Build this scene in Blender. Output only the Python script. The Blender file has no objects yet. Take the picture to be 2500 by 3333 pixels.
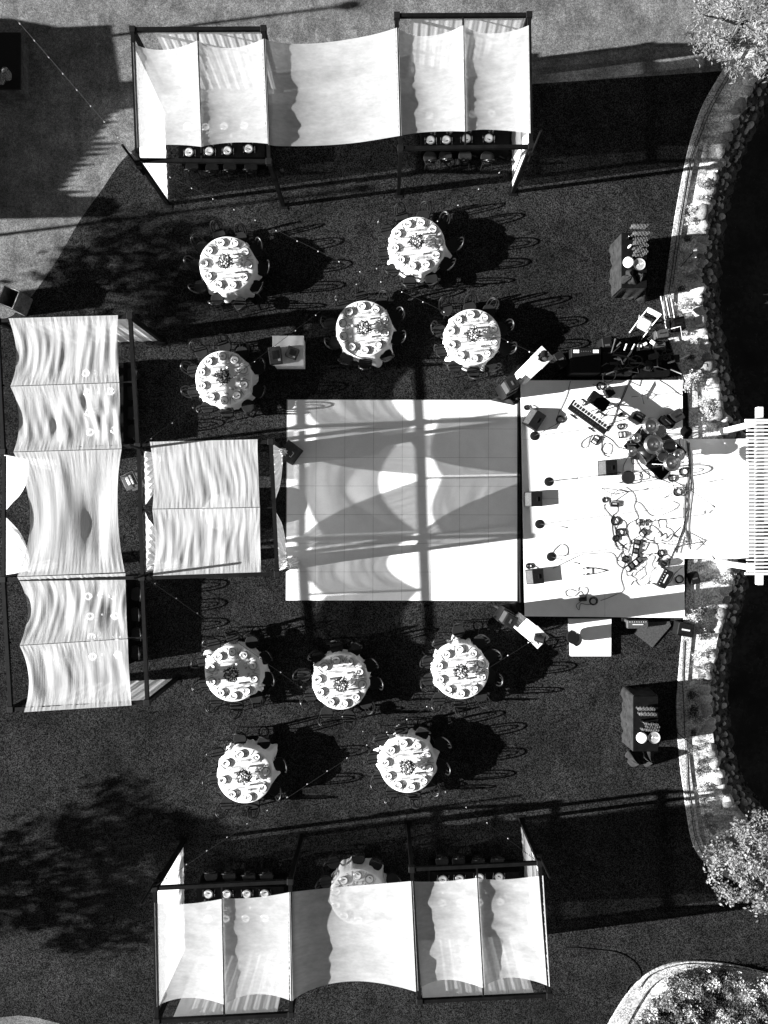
import bpy, math, random
import numpy as np
from mathutils import Vector, Matrix, noise as mnoise
random.seed(7); R = math.radians; PI = math.pi
S = bpy.context.scene; COL = S.collection
# ------------------------------------------------------------------ camera, sky, sun, exposure
SC = 0.0098           # metres on the ground per photo pixel (photo 2500 x 3333)
H = 23.4              # height of the drone above the ground
cd = bpy.data.cameras.new('camera'); cam = bpy.data.objects.new('camera', cd); COL.objects.link(cam)
cam.location = (0, 0, H); cam.rotation_euler = (0, 0, 0)
cd.sensor_fit = 'VERTICAL'; cd.angle = 2*math.atan(3333*SC/2/H); cd.clip_end = 2000; cd.clip_start = .5
S.camera = cam
EL = R(19.6); AZ = math.atan2(.128, 1)
sd = Vector((math.cos(EL)*math.cos(AZ), math.cos(EL)*math.sin(AZ), -math.sin(EL)))   # way the sunlight travels
sl = bpy.data.lights.new('sun', 'SUN'); sl.energy = 5.0; sl.angle = R(.45); sl.color = (1, 1, 1)
sun = bpy.data.objects.new('sun', sl); COL.objects.link(sun); sun.rotation_euler = sd.to_track_quat('-Z', 'Y').to_euler()
W = bpy.data.worlds.new('World'); S.world = W; W.use_nodes = True
nt = W.node_tree; bg = nt.nodes['Background']
sky = nt.nodes.new('ShaderNodeTexSky'); sky.sky_type = 'NISHITA'; sky.sun_disc = False
sky.sun_elevation = EL; sky.sun_rotation = math.atan2(-sd.x, -sd.y); sky.altitude = 3000; sky.air_density = .5; sky.dust_density = .3
bw = nt.nodes.new('ShaderNodeRGBToBW'); nt.links.new(sky.outputs[0], bw.inputs[0]); nt.links.new(bw.outputs[0], bg.inputs['Color'])
bg.inputs['Strength'].default_value = .05
V = S.view_settings; V.view_transform = 'Standard'; V.look = 'None'; V.gamma = 1; V.exposure = 2.08
S.cycles.max_bounces = 6; S.cycles.transparent_max_bounces = 10

def P(px, py, z=0):
    k = SC*(1 - z/H); return Vector(((px-1250)*k, (1666.5-py)*k, z))

# ------------------------------------------------------------------ materials (all neutral: a black and white photograph)
def mat(name, v, rough=.6, metal=0, spec=.3, noise=None, bump=None, trans=None, grain=None, rand=0):
    m = bpy.data.materials.new(name); m.use_nodes = True; t = m.node_tree; b = t.nodes['Principled BSDF']
    b.inputs['Base Color'].default_value = (v, v, v, 1); b.inputs['Roughness'].default_value = rough
    b.inputs['Metallic'].default_value = metal; b.inputs['Specular IOR Level'].default_value = spec
    L = t.links.new; tc = t.nodes.new('ShaderNodeTexCoord')
    def nz(scale, detail=4, rgh=.6, stretch=None, src='Object'):
        n = t.nodes.new('ShaderNodeTexNoise'); n.inputs['Scale'].default_value = scale; n.inputs['Detail'].default_value = detail; n.inputs['Roughness'].default_value = rgh
        if stretch:
            mp = t.nodes.new('ShaderNodeMapping'); mp.inputs['Scale'].default_value = stretch; L(tc.outputs[src], mp.inputs[0]); L(mp.outputs[0], n.inputs[0])
        else: L(tc.outputs[src], n.inputs[0])
        return n
    if noise:                                   # list of (scale, low, high): factors multiplied on the value
        cur = None
        for it in noise:
            n = nz(it[0], it[4] if len(it) > 4 else 4, .65, it[3] if len(it) > 3 else None)
            mr = t.nodes.new('ShaderNodeMapRange'); mr.inputs[1].default_value = .32; mr.inputs[2].default_value = .68; mr.inputs[3].default_value = it[1]; mr.inputs[4].default_value = it[2]
            L(n.outputs[0], mr.inputs[0])
            if cur is None:
                k = t.nodes.new('ShaderNodeMath'); k.operation = 'MULTIPLY'; k.inputs[1].default_value = v; L(mr.outputs[0], k.inputs[0])
            else:
                k = t.nodes.new('ShaderNodeMath'); k.operation = 'MULTIPLY'; L(cur, k.inputs[0]); L(mr.outputs[0], k.inputs[1])
            cur = k.outputs[0]
        if grain:                               # (cells per metre, exponent, gain): speckle of fibres and grit
            vm = t.nodes.new('ShaderNodeVectorMath'); vm.operation = 'SCALE'; vm.inputs['Scale'].default_value = grain[0]; L(tc.outputs['Object'], vm.inputs[0])
            fl = t.nodes.new('ShaderNodeVectorMath'); fl.operation = 'FLOOR'; L(vm.outputs[0], fl.inputs[0])
            wn = t.nodes.new('ShaderNodeTexWhiteNoise'); wn.noise_dimensions = '2D'; L(fl.outputs[0], wn.inputs['Vector'])
            pw = t.nodes.new('ShaderNodeMath'); pw.operation = 'POWER'; pw.inputs[1].default_value = grain[1]; L(wn.outputs['Value'], pw.inputs[0])
            k = t.nodes.new('ShaderNodeMath'); k.operation = 'MULTIPLY_ADD'; L(pw.outputs[0], k.inputs[0]); k.inputs[1].default_value = grain[2]; k.inputs[2].default_value = max(0, 1-grain[2]/(grain[1]+1))
            k2 = t.nodes.new('ShaderNodeMath'); k2.operation = 'MULTIPLY'; L(cur, k2.inputs[0]); L(k.outputs[0], k2.inputs[1]); cur = k2.outputs[0]
        if rand:
            oi = t.nodes.new('ShaderNodeObjectInfo'); mr = t.nodes.new('ShaderNodeMapRange'); mr.inputs[3].default_value = 1-rand; mr.inputs[4].default_value = 1+rand
            L(oi.outputs['Random'], mr.inputs[0]); k = t.nodes.new('ShaderNodeMath'); k.operation = 'MULTIPLY'; L(cur, k.inputs[0]); L(mr.outputs[0], k.inputs[1]); cur = k.outputs[0]
        L(cur, b.inputs['Base Color'])
    if bump:
        n = nz(bump[0], 5, .6, bump[2] if len(bump) > 2 else None); bp = t.nodes.new('ShaderNodeBump'); bp.inputs['Strength'].default_value = bump[1]; bp.inputs['Distance'].default_value = .02
        L(n.outputs[0], bp.inputs['Height']); L(bp.outputs[0], b.inputs['Normal'])
    if trans:                                   # (see-through share, translucent share)
        out = t.nodes['Material Output']; tl = t.nodes.new('ShaderNodeBsdfTranslucent'); tl.inputs[0].default_value = (v, v, v, 1)
        df = t.nodes.new('ShaderNodeBsdfDiffuse'); df.inputs[0].default_value = (v, v, v, 1)
        if bump: L(bp.outputs[0], df.inputs['Normal']); L(bp.outputs[0], tl.inputs['Normal'])
        tp = t.nodes.new('ShaderNodeBsdfTransparent'); m1 = t.nodes.new('ShaderNodeMixShader'); m2 = t.nodes.new('ShaderNodeMixShader')
        m1.inputs[0].default_value = trans[1]; m2.inputs[0].default_value = trans[0]
        if len(trans) > 2:                      # woven cloth: open when looked at squarely, closed at a grazing angle
            lw = t.nodes.new('ShaderNodeLayerWeight'); lw.inputs[0].default_value = .5; iv = t.nodes.new('ShaderNodeMath'); iv.operation = 'SUBTRACT'; iv.inputs[0].default_value = 1; L(lw.outputs['Facing'], iv.inputs[1])
            pw2 = t.nodes.new('ShaderNodeMath'); pw2.operation = 'POWER'; L(iv.outputs[0], pw2.inputs[0]); pw2.inputs[1].default_value = trans[2]; ml = t.nodes.new('ShaderNodeMath'); ml.operation = 'MULTIPLY'; L(pw2.outputs[0], ml.inputs[0]); ml.inputs[1].default_value = trans[0]; L(ml.outputs[0], m2.inputs[0])
        L(df.outputs[0], m1.inputs[1]); L(tl.outputs[0], m1.inputs[2]); L(m1.outputs[0], m2.inputs[1]); L(tp.outputs[0], m2.inputs[2]); L(m2.outputs[0], out.inputs[0])
        if noise: L(cur, df.inputs[0]); L(cur, tl.inputs[0])
    return m
M = dict(
 turf=mat('dark_turf', .0146, 1, spec=.02, noise=[(1.3, .72, 1.28), (.22, .62, 1.38), (7, .75, 1.25)], grain=(42, 1.6, 2.3)),
 concrete=mat('worn_concrete', .1, .9, spec=.1, noise=[(1.2, .65, 1.35), (9, .7, 1.3), (3, .8, 1.2, (1, .3, 1))], grain=(42, 1, .9), bump=(14, .3)),
 kerb=mat('granite_kerb', .36, .9, spec=.1, noise=[(2, .8, 1.2)], grain=(30, 1, 1.2)),
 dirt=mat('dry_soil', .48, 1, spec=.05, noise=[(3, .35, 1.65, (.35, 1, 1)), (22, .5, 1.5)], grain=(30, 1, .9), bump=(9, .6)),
 shade=mat('shaded_soil', .05, 1, spec=.05, noise=[(4, .5, 1.5), (25, .5, 1.5)], bump=(9, .8)),  # soil with shade darkened into its colour, also on the counter base
 gap_grey=mat('gap_grey_deck', .2, .8, noise=[(2, .8, 1.2), (20, .7, 1.3, (.05, 1, 1))]),  # darker deck tone, only there to grey the gaps between pergola slats
 water=mat('pond_water', .008, .12, spec=.3, noise=[(.9, 0, 2.2), (6, .4, 1.6)], bump=(5, .12)),
 rock=mat('pale_rock', .3, .9, spec=.15, noise=[(5, .5, 1.5), (30, .7, 1.3)], bump=(7, .6), rand=.55),
 pebble=mat('dark_pebble', .05, .9, spec=.15, noise=[(4, .4, 1.6)], rand=.5),
 panel=mat('white_floor_panel', .80, .45, spec=.3, noise=[(2, .96, 1.04), (25, .97, 1.03)]),
 deck=mat('white_stage_panel', .84, .6, spec=.2, noise=[(3, .96, 1.04), (45, .93, 1.05)]),
 seam=mat('seam_dark', .3, .8),
 sheer=mat('sheer_white_fabric', .73, 1, trans=(.42, .45, 1.3), noise=[(5, .88, 1.06, (1, 2.5, 1)), (1.5, .88, 1.1)], bump=(4, .35, (.5, 2, 1))),
 gauze=mat('crinkled_white_gauze', .74, 1, trans=(.32, .42, .8), noise=[(9, .88, 1.06, (3.0, .1, 1)), (26, .93, 1.05, (1, .05, 1))], bump=(13, .4, (3.0, .1, 1))),
 curtain=mat('white_curtain', .74, 1, trans=(.22, .4, 1.0), noise=[(4, .93, 1.05)]),
 linen=mat('white_linen', .7, .9, spec=.1, noise=[(7, .93, 1.05)], bump=(5, .15)),
 black=mat('black_metal', .007, .4, spec=.3, noise=[(5, .7, 1.3)]),
 frame=mat('black_painted_steel', .005, .6, spec=.06, noise=[(3, .6, 1.4), (30, .7, 1.3)]),
 wood=mat('dark_bentwood', .009, .4, spec=.25, noise=[(12, .7, 1.3, (1, .2, 1))]),
 seat=mat('woven_seat', .013, .8, spec=.08, noise=[(60, .5, 1.5)]),
 cloth=mat('black_cloth', .005, .95, spec=.02, noise=[(6, .7, 1.3)], bump=(5, .4)),
 greycloth=mat('charcoal_cloth', .022, .95, spec=.1, noise=[(5, .6, 1.4)], bump=(5, .4)),
 plastic=mat('black_plastic', .007, .6, spec=.1, noise=[(20, .7, 1.3)]),
 grey=mat('grey_shell', .045, .7, noise=[(25, .6, 1.4)]),
 pale=mat('pale_grey_plastic', .5, .5, noise=[(6, .85, 1.15)]),
 white=mat('white_paint', .8, .5, noise=[(4, .94, 1.04)]),
 china=mat('white_china', .82, .25, spec=.5, noise=[(3, .98, 1.02)]),
 tray=mat('brushed_tray', .35, .3, .3, noise=[(3, .8, 1.2)]),
 silver=mat('silver_cutlery', .35, .25, 1, noise=[(9, .9, 1.1)]),
 chrome=mat('chrome', .5, .2, 1, noise=[(9, .9, 1.1)]),
 glass=mat('clear_glass', .3, .2, trans=(.78, .3), noise=[(9, .9, 1.1)]),
 brass=mat('cymbal_bronze', .30, .32, 1, noise=[(90, .8, 1.2)]),
 card=mat('dark_napkin_ring', .03, .7, noise=[(9, .7, 1.3)]),
 flower=mat('white_petals', .75, .9, trans=(0, .25), noise=[(25, .8, 1.15)]),
 dusk=mat('dusky_petals', .25, .9, trans=(0, .2), noise=[(25, .7, 1.3)]),
 leaf=mat('dark_leaf', .05, .7, trans=(0, .25), noise=[(4, .6, 1.5)]),
 paleleaf=mat('pale_leaf', .24, .7, trans=(0, .3), noise=[(1.6, .6, 1.35), (9, .6, 1.4)]),
 silverleaf=mat('silver_leaf', .5, .8, trans=(0, .25), noise=[(5, .6, 1.4)]),
 bark=mat('bark', .08, .9, noise=[(9, .5, 1.5, (1, 1, .2))]),
 key=mat('white_keys', .8, .35, noise=[(9, .97, 1.03)]),
 bulb=mat('bulb_glass', .45, .15, spec=.6, noise=[(9, .95, 1.05)]),
 stone=mat('stone_cladding', .12, .9, noise=[(3, .5, 1.5), (14, .6, 1.4)], bump=(6, .6)),
 thatch=mat('thatch', .1, 1, noise=[(14, .5, 1.5, (1, .2, 1))]),
)
# ------------------------------------------------------------------ mesh helpers
class MB:
    def __init__(s): s.v = []; s.f = []
    def add(s, vs, fs):
        n = len(s.v); s.v += [tuple(v) for v in vs]; s.f += [tuple(i+n for i in f) for f in fs]; return s
    def box(s, c, d, rz=0, mtx=None, bev=0):
        x, y, z = d[0]/2, d[1]/2, d[2]/2
        if bev:
            b = bev; vs = []; 
            ring = [(x-b, -y), (x, -y+b), (x, y-b), (x-b, y), (-x+b, y), (-x, y-b), (-x, -y+b), (-x+b, -y)]
            for zz, k in ((-z, 0), (z-b, 0), (z, b)):
                for (a, q) in ring: vs.append((a - math.copysign(k, a), q - math.copysign(k, q), zz))
            fs = [tuple(range(7, -1, -1)), tuple(range(16, 24))]
            for r in range(2):
                for i in range(8): j = (i+1) % 8; fs.append((r*8+i, r*8+j, r*8+8+j, r*8+8+i))
        else:
            vs = [(-x, -y, -z), (x, -y, -z), (x, y, -z), (-x, y, -z), (-x, -y, z), (x, -y, z), (x, y, z), (-x, y, z)]
            fs = [(3, 2, 1, 0), (4, 5, 6, 7), (0, 1, 5, 4), (1, 2, 6, 5), (2, 3, 7, 6), (3, 0, 4, 7)]
        mm = mtx if mtx is not None else Matrix.Rotation(rz, 3, 'Z')
        return s.add([Vector(c) + mm @ Vector(v) for v in vs], fs)
    def tube(s, pts, r, n=6, closed=False):
        pts = [Vector(p) for p in pts]; N = len(pts)
        if N < 2: return s
        rs = r if isinstance(r, (list, tuple)) else [r]*N
        vs = []; up = None
        for i, p in enumerate(pts):
            a = pts[(i-1) % N] if (closed or i > 0) else p; b = pts[(i+1) % N] if (closed or i < N-1) else p
            d = (b-a); d = d.normalized() if d.length > 1e-9 else Vector((0, 0, 1))
            if up is None: up = Vector((0, 0, 1)) if abs(d.z) < .9 else Vector((1, 0, 0))
            sx = d.cross(up); sx = sx.normalized() if sx.length > 1e-6 else Vector((1, 0, 0)); up = sx.cross(d).normalized()
            for k in range(n):
                t = 2*PI*k/n; vs.append(p + (sx*math.cos(t) + up*math.sin(t))*rs[i])
        fs = []
        for i in range(N if closed else N-1):
            j = (i+1) % N
            for k in range(n): l = (k+1) % n; fs.append((i*n+k, i*n+l, j*n+l, j*n+k))
        if not closed: fs += [tuple(range(n-1, -1, -1)), tuple(range((N-1)*n, N*n))]
        return s.add(vs, fs)
    def lathe(s, prof, n=20, c=(0, 0, 0), mtx=None):
        vs = []; fs = []; c = Vector(c)
        for (r, z) in prof:
            for k in range(n):
                q = Vector((r*math.cos(2*PI*k/n), r*math.sin(2*PI*k/n), z)); vs.append(c + (mtx @ q if mtx is not None else q))
        for i in range(len(prof)-1):
            for k in range(n): l = (k+1) % n; fs.append((i*n+k, i*n+l, (i+1)*n+l, (i+1)*n+k))
        fs.append(tuple(range(n-1, -1, -1))); fs.append(tuple(range((len(prof)-1)*n, len(prof)*n)))
        return s.add(vs, fs)
    def prism(s, pts, z0, z1):
        n = len(pts); vs = [(p[0], p[1], z0) for p in pts] + [(p[0], p[1], z1) for p in pts]
        a = sum(pts[i][0]*pts[(i+1) % n][1]-pts[(i+1) % n][0]*pts[i][1] for i in range(n))
        o = list(range(n)) if a > 0 else list(range(n-1, -1, -1))
        fs = [tuple(o[::-1]), tuple(i+n for i in o)]
        for k in range(n): i, j = o[k], o[(k+1) % n]; fs.append((i, j, j+n, i+n))
        return s.add(vs, fs)
    def grid(s, fn, nu, nv):
        vs = [fn(i/nu, j/nv) for j in range(nv+1) for i in range(nu+1)]
        fs = [(j*(nu+1)+i, j*(nu+1)+i+1, (j+1)*(nu+1)+i+1, (j+1)*(nu+1)+i) for j in range(nv) for i in range(nu)]
        return s.add(vs, fs)
    def strip(s, L, Rr, z0, z1):                # a raised ribbon between two polylines
        n = len(L)
        for i in range(n-1):
            q = [L[i], L[i+1], Rr[i+1], Rr[i]]; s.prism([(p[0], p[1]) for p in q], z0, z1)
        return s
    def build(s, name, m, parent=None, smooth=False, loc=None):
        me = bpy.data.meshes.new(name); me.from_pydata(s.v, [], s.f); me.materials.append(M[m] if isinstance(m, str) else m)
        if smooth: me.polygons.foreach_set('use_smooth', [True]*len(me.polygons))
        me.update(); o = bpy.data.objects.new(name, me); COL.objects.link(o)
        if parent is not None: o.parent = parent
        if loc is not None: o.location = loc
        return o
def tag(o, label, cat, group=None, kind=None):
    if label: o['label'] = label
    if cat: o['category'] = cat
    if group: o['group'] = group
    if kind or cat: o['kind'] = kind or 'thing'
    return o
def thing(name, label, cat, loc=(0, 0, 0), rz=0, group=None):
    o = bpy.data.objects.new(name, None); COL.objects.link(o); o.empty_display_size = .1; o.location = loc; o.rotation_euler = (0, 0, rz)
    return tag(o, label, cat, group)
KIDS = {}
def kids(o):
    if o.name not in KIDS: KIDS[o.name] = [c for c in bpy.data.objects if c.parent == o]
    return KIDS[o.name]
def clone(src, loc, rz=0, label=None, group=None, scale=None):
    def cp(o, par):
        c = o.copy(); COL.objects.link(c)
        if par is not None: c.parent = par
        for ch in kids(o): cp(ch, c)
        return c
    r = cp(src, None); r.location = loc; r.rotation_euler = (0, 0, rz)
    if label: r['label'] = label
    if group: r['group'] = group
    if scale: r.scale = scale
    return r
class Proto:                                    # first use places the original, later uses copy it
    def __init__(s, o): s.o = o; s.used = False
    def place(s, loc, rz=0, label=None, group=None, scale=None):
        if not s.used:
            s.used = True; o = s.o; o.location = loc; o.rotation_euler = (0, 0, rz)
            if label: o['label'] = label
            if group: o['group'] = group
            if scale: o.scale = scale
            s.used = True; return o
        return clone(s.o, loc, rz, label, group, scale)
def struct(o): o['kind'] = 'structure'; return o
def sheet(name, m, pts, z):
    b = MB(); b.v = [tuple(P(x, y)[:2])+(z,) for x, y in pts]; n = len(pts)
    a = sum(b.v[i][0]*b.v[(i+1) % n][1]-b.v[(i+1) % n][0]*b.v[i][1] for i in range(n))
    b.f = [tuple(range(n)) if a > 0 else tuple(range(n-1, -1, -1))]
    return struct(b.build(name, m))
def smoothline(pts, k=6, closed=False):
    out = []; n = len(pts); pts = [Vector(p) for p in pts]
    for i in range(n if closed else n-1):
        g = lambda q: pts[q % n] if closed else pts[max(0, min(n-1, q))]
        p0, p1, p2, p3 = g(i-1), g(i), g(i+1), g(i+2)
        for j in range(k):
            t = j/k; out.append(.5*((2*p1)+(p2-p0)*t+(2*p0-5*p1+4*p2-p3)*t*t+(3*p1-p0-3*p2+p3)*t**3))
    if not closed: out.append(pts[-1])
    return out
# ------------------------------------------------------------------ ground, paths, kerbs, pond
edge = smoothline([(-900, 1150, 0), (-300, 1075, 0), (0, 1040, 0), (60, 1005, 0), (110, 955, 0), (190, 840, 0), (262, 715, 0), (330, 620, 0), (415, 505, 0), (550, 415, 0), (800, 350, 0), (1300, 305, 0), (1730, 274, 0), (2352, 231, 0), (2700, 200, 0)])
sheet('concrete_yard', 'concrete', [(-8000, -8000), (-8000, 1500)] + [(p.x, p.y) for p in edge] + [(8000, -100), (8000, -8000)], .004)
sheet('concrete_path', 'concrete', [(-600, 3400), (-100, 3300), (0, 3312), (60, 3305), (120, 3312), (190, 3330), (300, 3380), (300, 4000), (-600, 4000)], .004)
kl = [(2420, 110), (2350, 231), (2290, 335), (2255, 430), (2236, 500), (2215, 600), (2197, 700), (2182, 800), (2168, 900), (2160, 970), (2165, 1060), (2200, 1180), (2235, 1260), (2240, 1430)]
kl2 = [(2238, 1815), (2228, 1960), (2220, 2060), (2212, 2140), (2204, 2240), (2200, 2300), (2205, 2400), (2214, 2500), (2225, 2580), (2236, 2660), (2252, 2740), (2282, 2795), (2335, 2838), (2420, 2880)]
def offset(pts, d):
    out = []
    for i, p in enumerate(pts):
        a = pts[max(0, i-1)]; b = pts[min(len(pts)-1, i+1)]; dx, dy = b[0]-a[0], b[1]-a[1]; l = math.hypot(dx, dy); out.append((p[0]-dy/l*-d*-1*-1, p[1]+dx/l*-d))
    return out
def bez2(pts): return [(p.x, p.y) for p in smoothline([(x, y, 0) for x, y in pts], 5)]
for k in (kl, kl2):
    a = bez2(k); b = offset(a, 30)
    # offset to the right hand side (towards the pond)
    b = [(x, y) for x, y in b]
    if sum(p[0] for p in b) < sum(p[0] for p in a): b = [(2*p[0]-q[0], 2*p[1]-q[1]) for p, q in zip(a, b)]
    mb = MB().strip([P(x, y) for x, y in a], [P(x, y) for x, y in b], 0, .07)
    struct(mb.build('kerb', 'kerb'))
rl = [(2560, 60), (2492, 180), (2440, 275), (2402, 365), (2365, 435), (2335, 520), (2312, 600), (2292, 700), (2282, 800), (2272, 900), (2276, 1000), (2292, 1100), (2312, 1200), (2332, 1300), (2365, 1400), (2380, 1460), (2390, 1800), (2372, 1880), (2352, 1970), (2332, 2040), (2318, 2110), (2304, 2200), (2300, 2280), (2310, 2400), (2328, 2500), (2352, 2570), (2400, 2640), (2450, 2700), (2560, 2800)]
bed = bez2(kl) + [(2245, 1620)] + bez2(kl2)
rls = bez2(rl)
sheet('planting_bed', 'dirt', [(x+10, y) for x, y in bed] + [(x+12, y) for x, y in rls[::-1]], .012)
shore = [(5200, -26000), (4000, -2500), (2700, -150)] + rls + [(2760, 3050), (4500, 6000), (5200, 28000)]
sheet('ground', 'turf', [(-30000, 28000), (-30000, -26000)] + shore, 0)
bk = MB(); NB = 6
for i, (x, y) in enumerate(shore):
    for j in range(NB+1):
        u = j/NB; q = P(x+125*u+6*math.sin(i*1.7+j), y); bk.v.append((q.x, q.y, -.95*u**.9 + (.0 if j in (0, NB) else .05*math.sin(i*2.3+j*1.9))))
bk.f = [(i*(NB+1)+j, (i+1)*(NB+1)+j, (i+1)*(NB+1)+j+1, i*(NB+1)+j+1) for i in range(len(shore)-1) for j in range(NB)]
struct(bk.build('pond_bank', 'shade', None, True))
sheet('pond', 'water', [(x+60, y) for x, y in shore] + [(32000, 28000), (32000, -26000)], -.85)
# island bed bottom right
isl = bez2([(1930, 3420), (1985, 3320), (2035, 3240), (2090, 3180), (2150, 3145), (2220, 3127), (2300, 3127), (2390, 3140), (2470, 3158), (2560, 3185), (2700, 3260)])
isi = bez2([(1990, 3430), (2040, 3330), (2078, 3262), (2120, 3205), (2170, 3172), (2235, 3153), (2300, 3150), (2390, 3165), (2470, 3185), (2560, 3210), (2690, 3280)])
struct(MB().strip([P(x, y) for x, y in isl], [P(x, y) for x, y in isi], 0, .07).build('kerb', 'kerb'))
sheet('island_bed', 'dirt', isi + [(2690, 3700), (1990, 3700)], .012)

# ------------------------------------------------------------------ foliage
def leaves(b, pts, size, flat=.3, asp=2.2, rng=random):
    for p in pts:
        d = Vector((rng.gauss(0, 1), rng.gauss(0, 1), rng.gauss(0, flat)+.15)).normalized(); w = d.cross(Vector((rng.gauss(0, .5), rng.gauss(0, .5), 1))).normalized()
        l = size*rng.uniform(.6, 1.3); h = l/asp/2; p = Vector(p); m = p + d*l*.5 + Vector((0, 0, l*.08))
        b.add([p, m+w*h, p+d*l, m-w*h], [(0, 1, 2, 3)])
def clump_pts(n, c, rad, nc, spread, rng, up=True):
    cs = []
    for i in range(nc):
        t = rng.uniform(0, 2*PI); z = rng.uniform(-.15 if up else -1, 1); r = math.sqrt(max(0, 1-z*z))*rng.uniform(.55, 1.0)
        cs.append(Vector((c[0]+rad[0]*r*math.cos(t), c[1]+rad[1]*r*math.sin(t), c[2]+rad[2]*z*rng.uniform(.6, 1))))
    return [cs[rng.randrange(nc)] + Vector((rng.gauss(0, spread), rng.gauss(0, spread), rng.gauss(0, spread*.7))) for _ in range(n)], cs
def tree(label, base, ch, rad, n, nc, spread, size, lm, asp=2.2, seed=1, group=None):
    rng = random.Random(seed); t = thing('tree', label, 'tree', base, 0, group)
    pts, cs = clump_pts(n, (0, 0, ch), rad, nc, spread, rng, up=False); b = MB(); leaves(b, pts, size, .4, asp, rng); b.build('crown', lm, t)
    b = MB(); top = ch - rad[2]*.5
    b.tube([(0, 0, -.05), (.05, .03, top*.5), (0, .08, top)], [.16, .12, .09], 8)
    for i in range(12):
        q = cs[i % nc]; b.tube([(0, .05, top*rng.uniform(.7, 1)), tuple(q*.5+Vector((0, 0, top*.45))), tuple(q)], [.06, .035, .012], 5)
    b.build('trunk', 'bark', t); return t
tree('pale leafed tree with narrow leaves overhanging the pond kerb, top right', Vector((*P(2450, 22, 1.7)[:2], 0)), 1.7, (2.12, 2.1, 1.2), 9500, 110, .13, .12, 'paleleaf', 3.2, 3)
tree('broad leafed pale tree beside the pond, lower right', Vector((*P(2455, 2812, 1.6)[:2], -.3)), 1.9, (1.3, 1.4, 1.0), 5600, 60, .12, .10, 'paleleaf', 1.7, 4)
tree('slender tree left of the yard casting dappled shade', P(-1230, 1128), 6.0, (1.9, 2.1, 1.1), 1500, 60, .22, .32, 'leaf', 2, 5)
tree('larger tree left of the lower lawn casting dappled shade', P(-1400, 3050), 6.0, (2.2, 2.8, 1.4), 2700, 95, .22, .32, 'leaf', 2, 6)
def shrub_proto(name, n, rad, size, lm, seed, asp=1.8):
    rng = random.Random(seed); t = thing(name, None, 'shrub')
    pts, cs = clump_pts(n, (0, 0, rad[2]*.8), rad, 14, rad[0]*.22, rng); b = MB(); leaves(b, pts, size, .5, asp, rng); b.build('foliage', lm, t)
    b = MB()
    for q in cs: b.tube([(0, 0, 0), tuple(q*.6), tuple(q)], [.012, .008, .004], 4)
    b.build('stem', 'bark', t); return Proto(t)
SH = [shrub_proto('bedding_shrub', 330, (.26, .26, .22), .07, 'silverleaf', 11), shrub_proto('bedding_shrub', 260, (.22, .3, .26), .06, 'paleleaf', 12), shrub_proto('bedding_shrub', 300, (.3, .22, .2), .08, 'leaf', 13, 2.6)]
rng = random.Random(5); 
def along(pts, step):
    out = []; acc = 0
    for a, b in zip(pts[:-1], pts[1:]):
        L = math.hypot(b[0]-a[0], b[1]-a[1])
        while acc <= L: t = acc/L; out.append((a[0]+(b[0]-a[0])*t, a[1]+(b[1]-a[1])*t)); acc += step
        acc -= L
    return out
for k, ln, part in ((0, kl[5:], 'above the bridge'), (1, kl2, 'below the bridge')):
    for i, (x, y) in enumerate(along(ln, 44)):
        if 1225 < y < 1960 or (930 < y < 945): continue
        kk = rng.choice((0, 0, 1, 2)); px, py = x+50+rng.uniform(-6, 16), y+rng.uniform(-12, 12); s = rng.uniform(.4, .85)
        SH[kk].place(P(px, py), rng.uniform(0, 6), ('silvery low shrub', 'pale green low shrub', 'dark leafed low shrub')[kk]+' in the row behind the kerb '+part, 'low shrubs along the pond kerb', (s, s, s))
def inside(x, y, poly):
    c = False
    for (x0, y0), (x1, y1) in zip(poly, poly[1:]+poly[:1]):
        if (y0 > y) != (y1 > y) and x < (x1-x0)*(y-y0)/(y1-y0)+x0: c = not c
    return c
for i in range(190):
    px, py = rng.uniform(2000, 2530), rng.uniform(3150, 3360)
    if not inside(px-9, py-9, isi+[(2690, 3700), (1990, 3700)]): continue
    kk = rng.choice((1, 2, 2, 0)); s = rng.uniform(.6, 1.25)
    SH[kk].place(P(px, py), rng.uniform(0, 6), ('silvery low shrub', 'pale green low shrub', 'dark leafed low shrub')[kk]+' in the kerbed island bed', 'low shrubs in the island bed', (s, s, s))
for (px, py, kk) in ((2290, 1345, 0), (2280, 1320, 0), (2225, 1250, 0), (2245, 1232, 0), (2330, 1890, 1), (2355, 1878, 0), (2245, 2010, 0), (2262, 1998, 1)):
    SH[kk].place(P(px, py), rng.uniform(0, 6), 'bright low shrub on the bank beside the stage corner', 'low shrubs beside the stage', (.8, .8, .8))
b = MB().tube([P(2218, 3242, .25), P(2270, 3330, .5)], .035, 8); tag(b.build('branch', 'pale'), 'bare pale branch lying across the island shrubs', 'branch')
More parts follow.
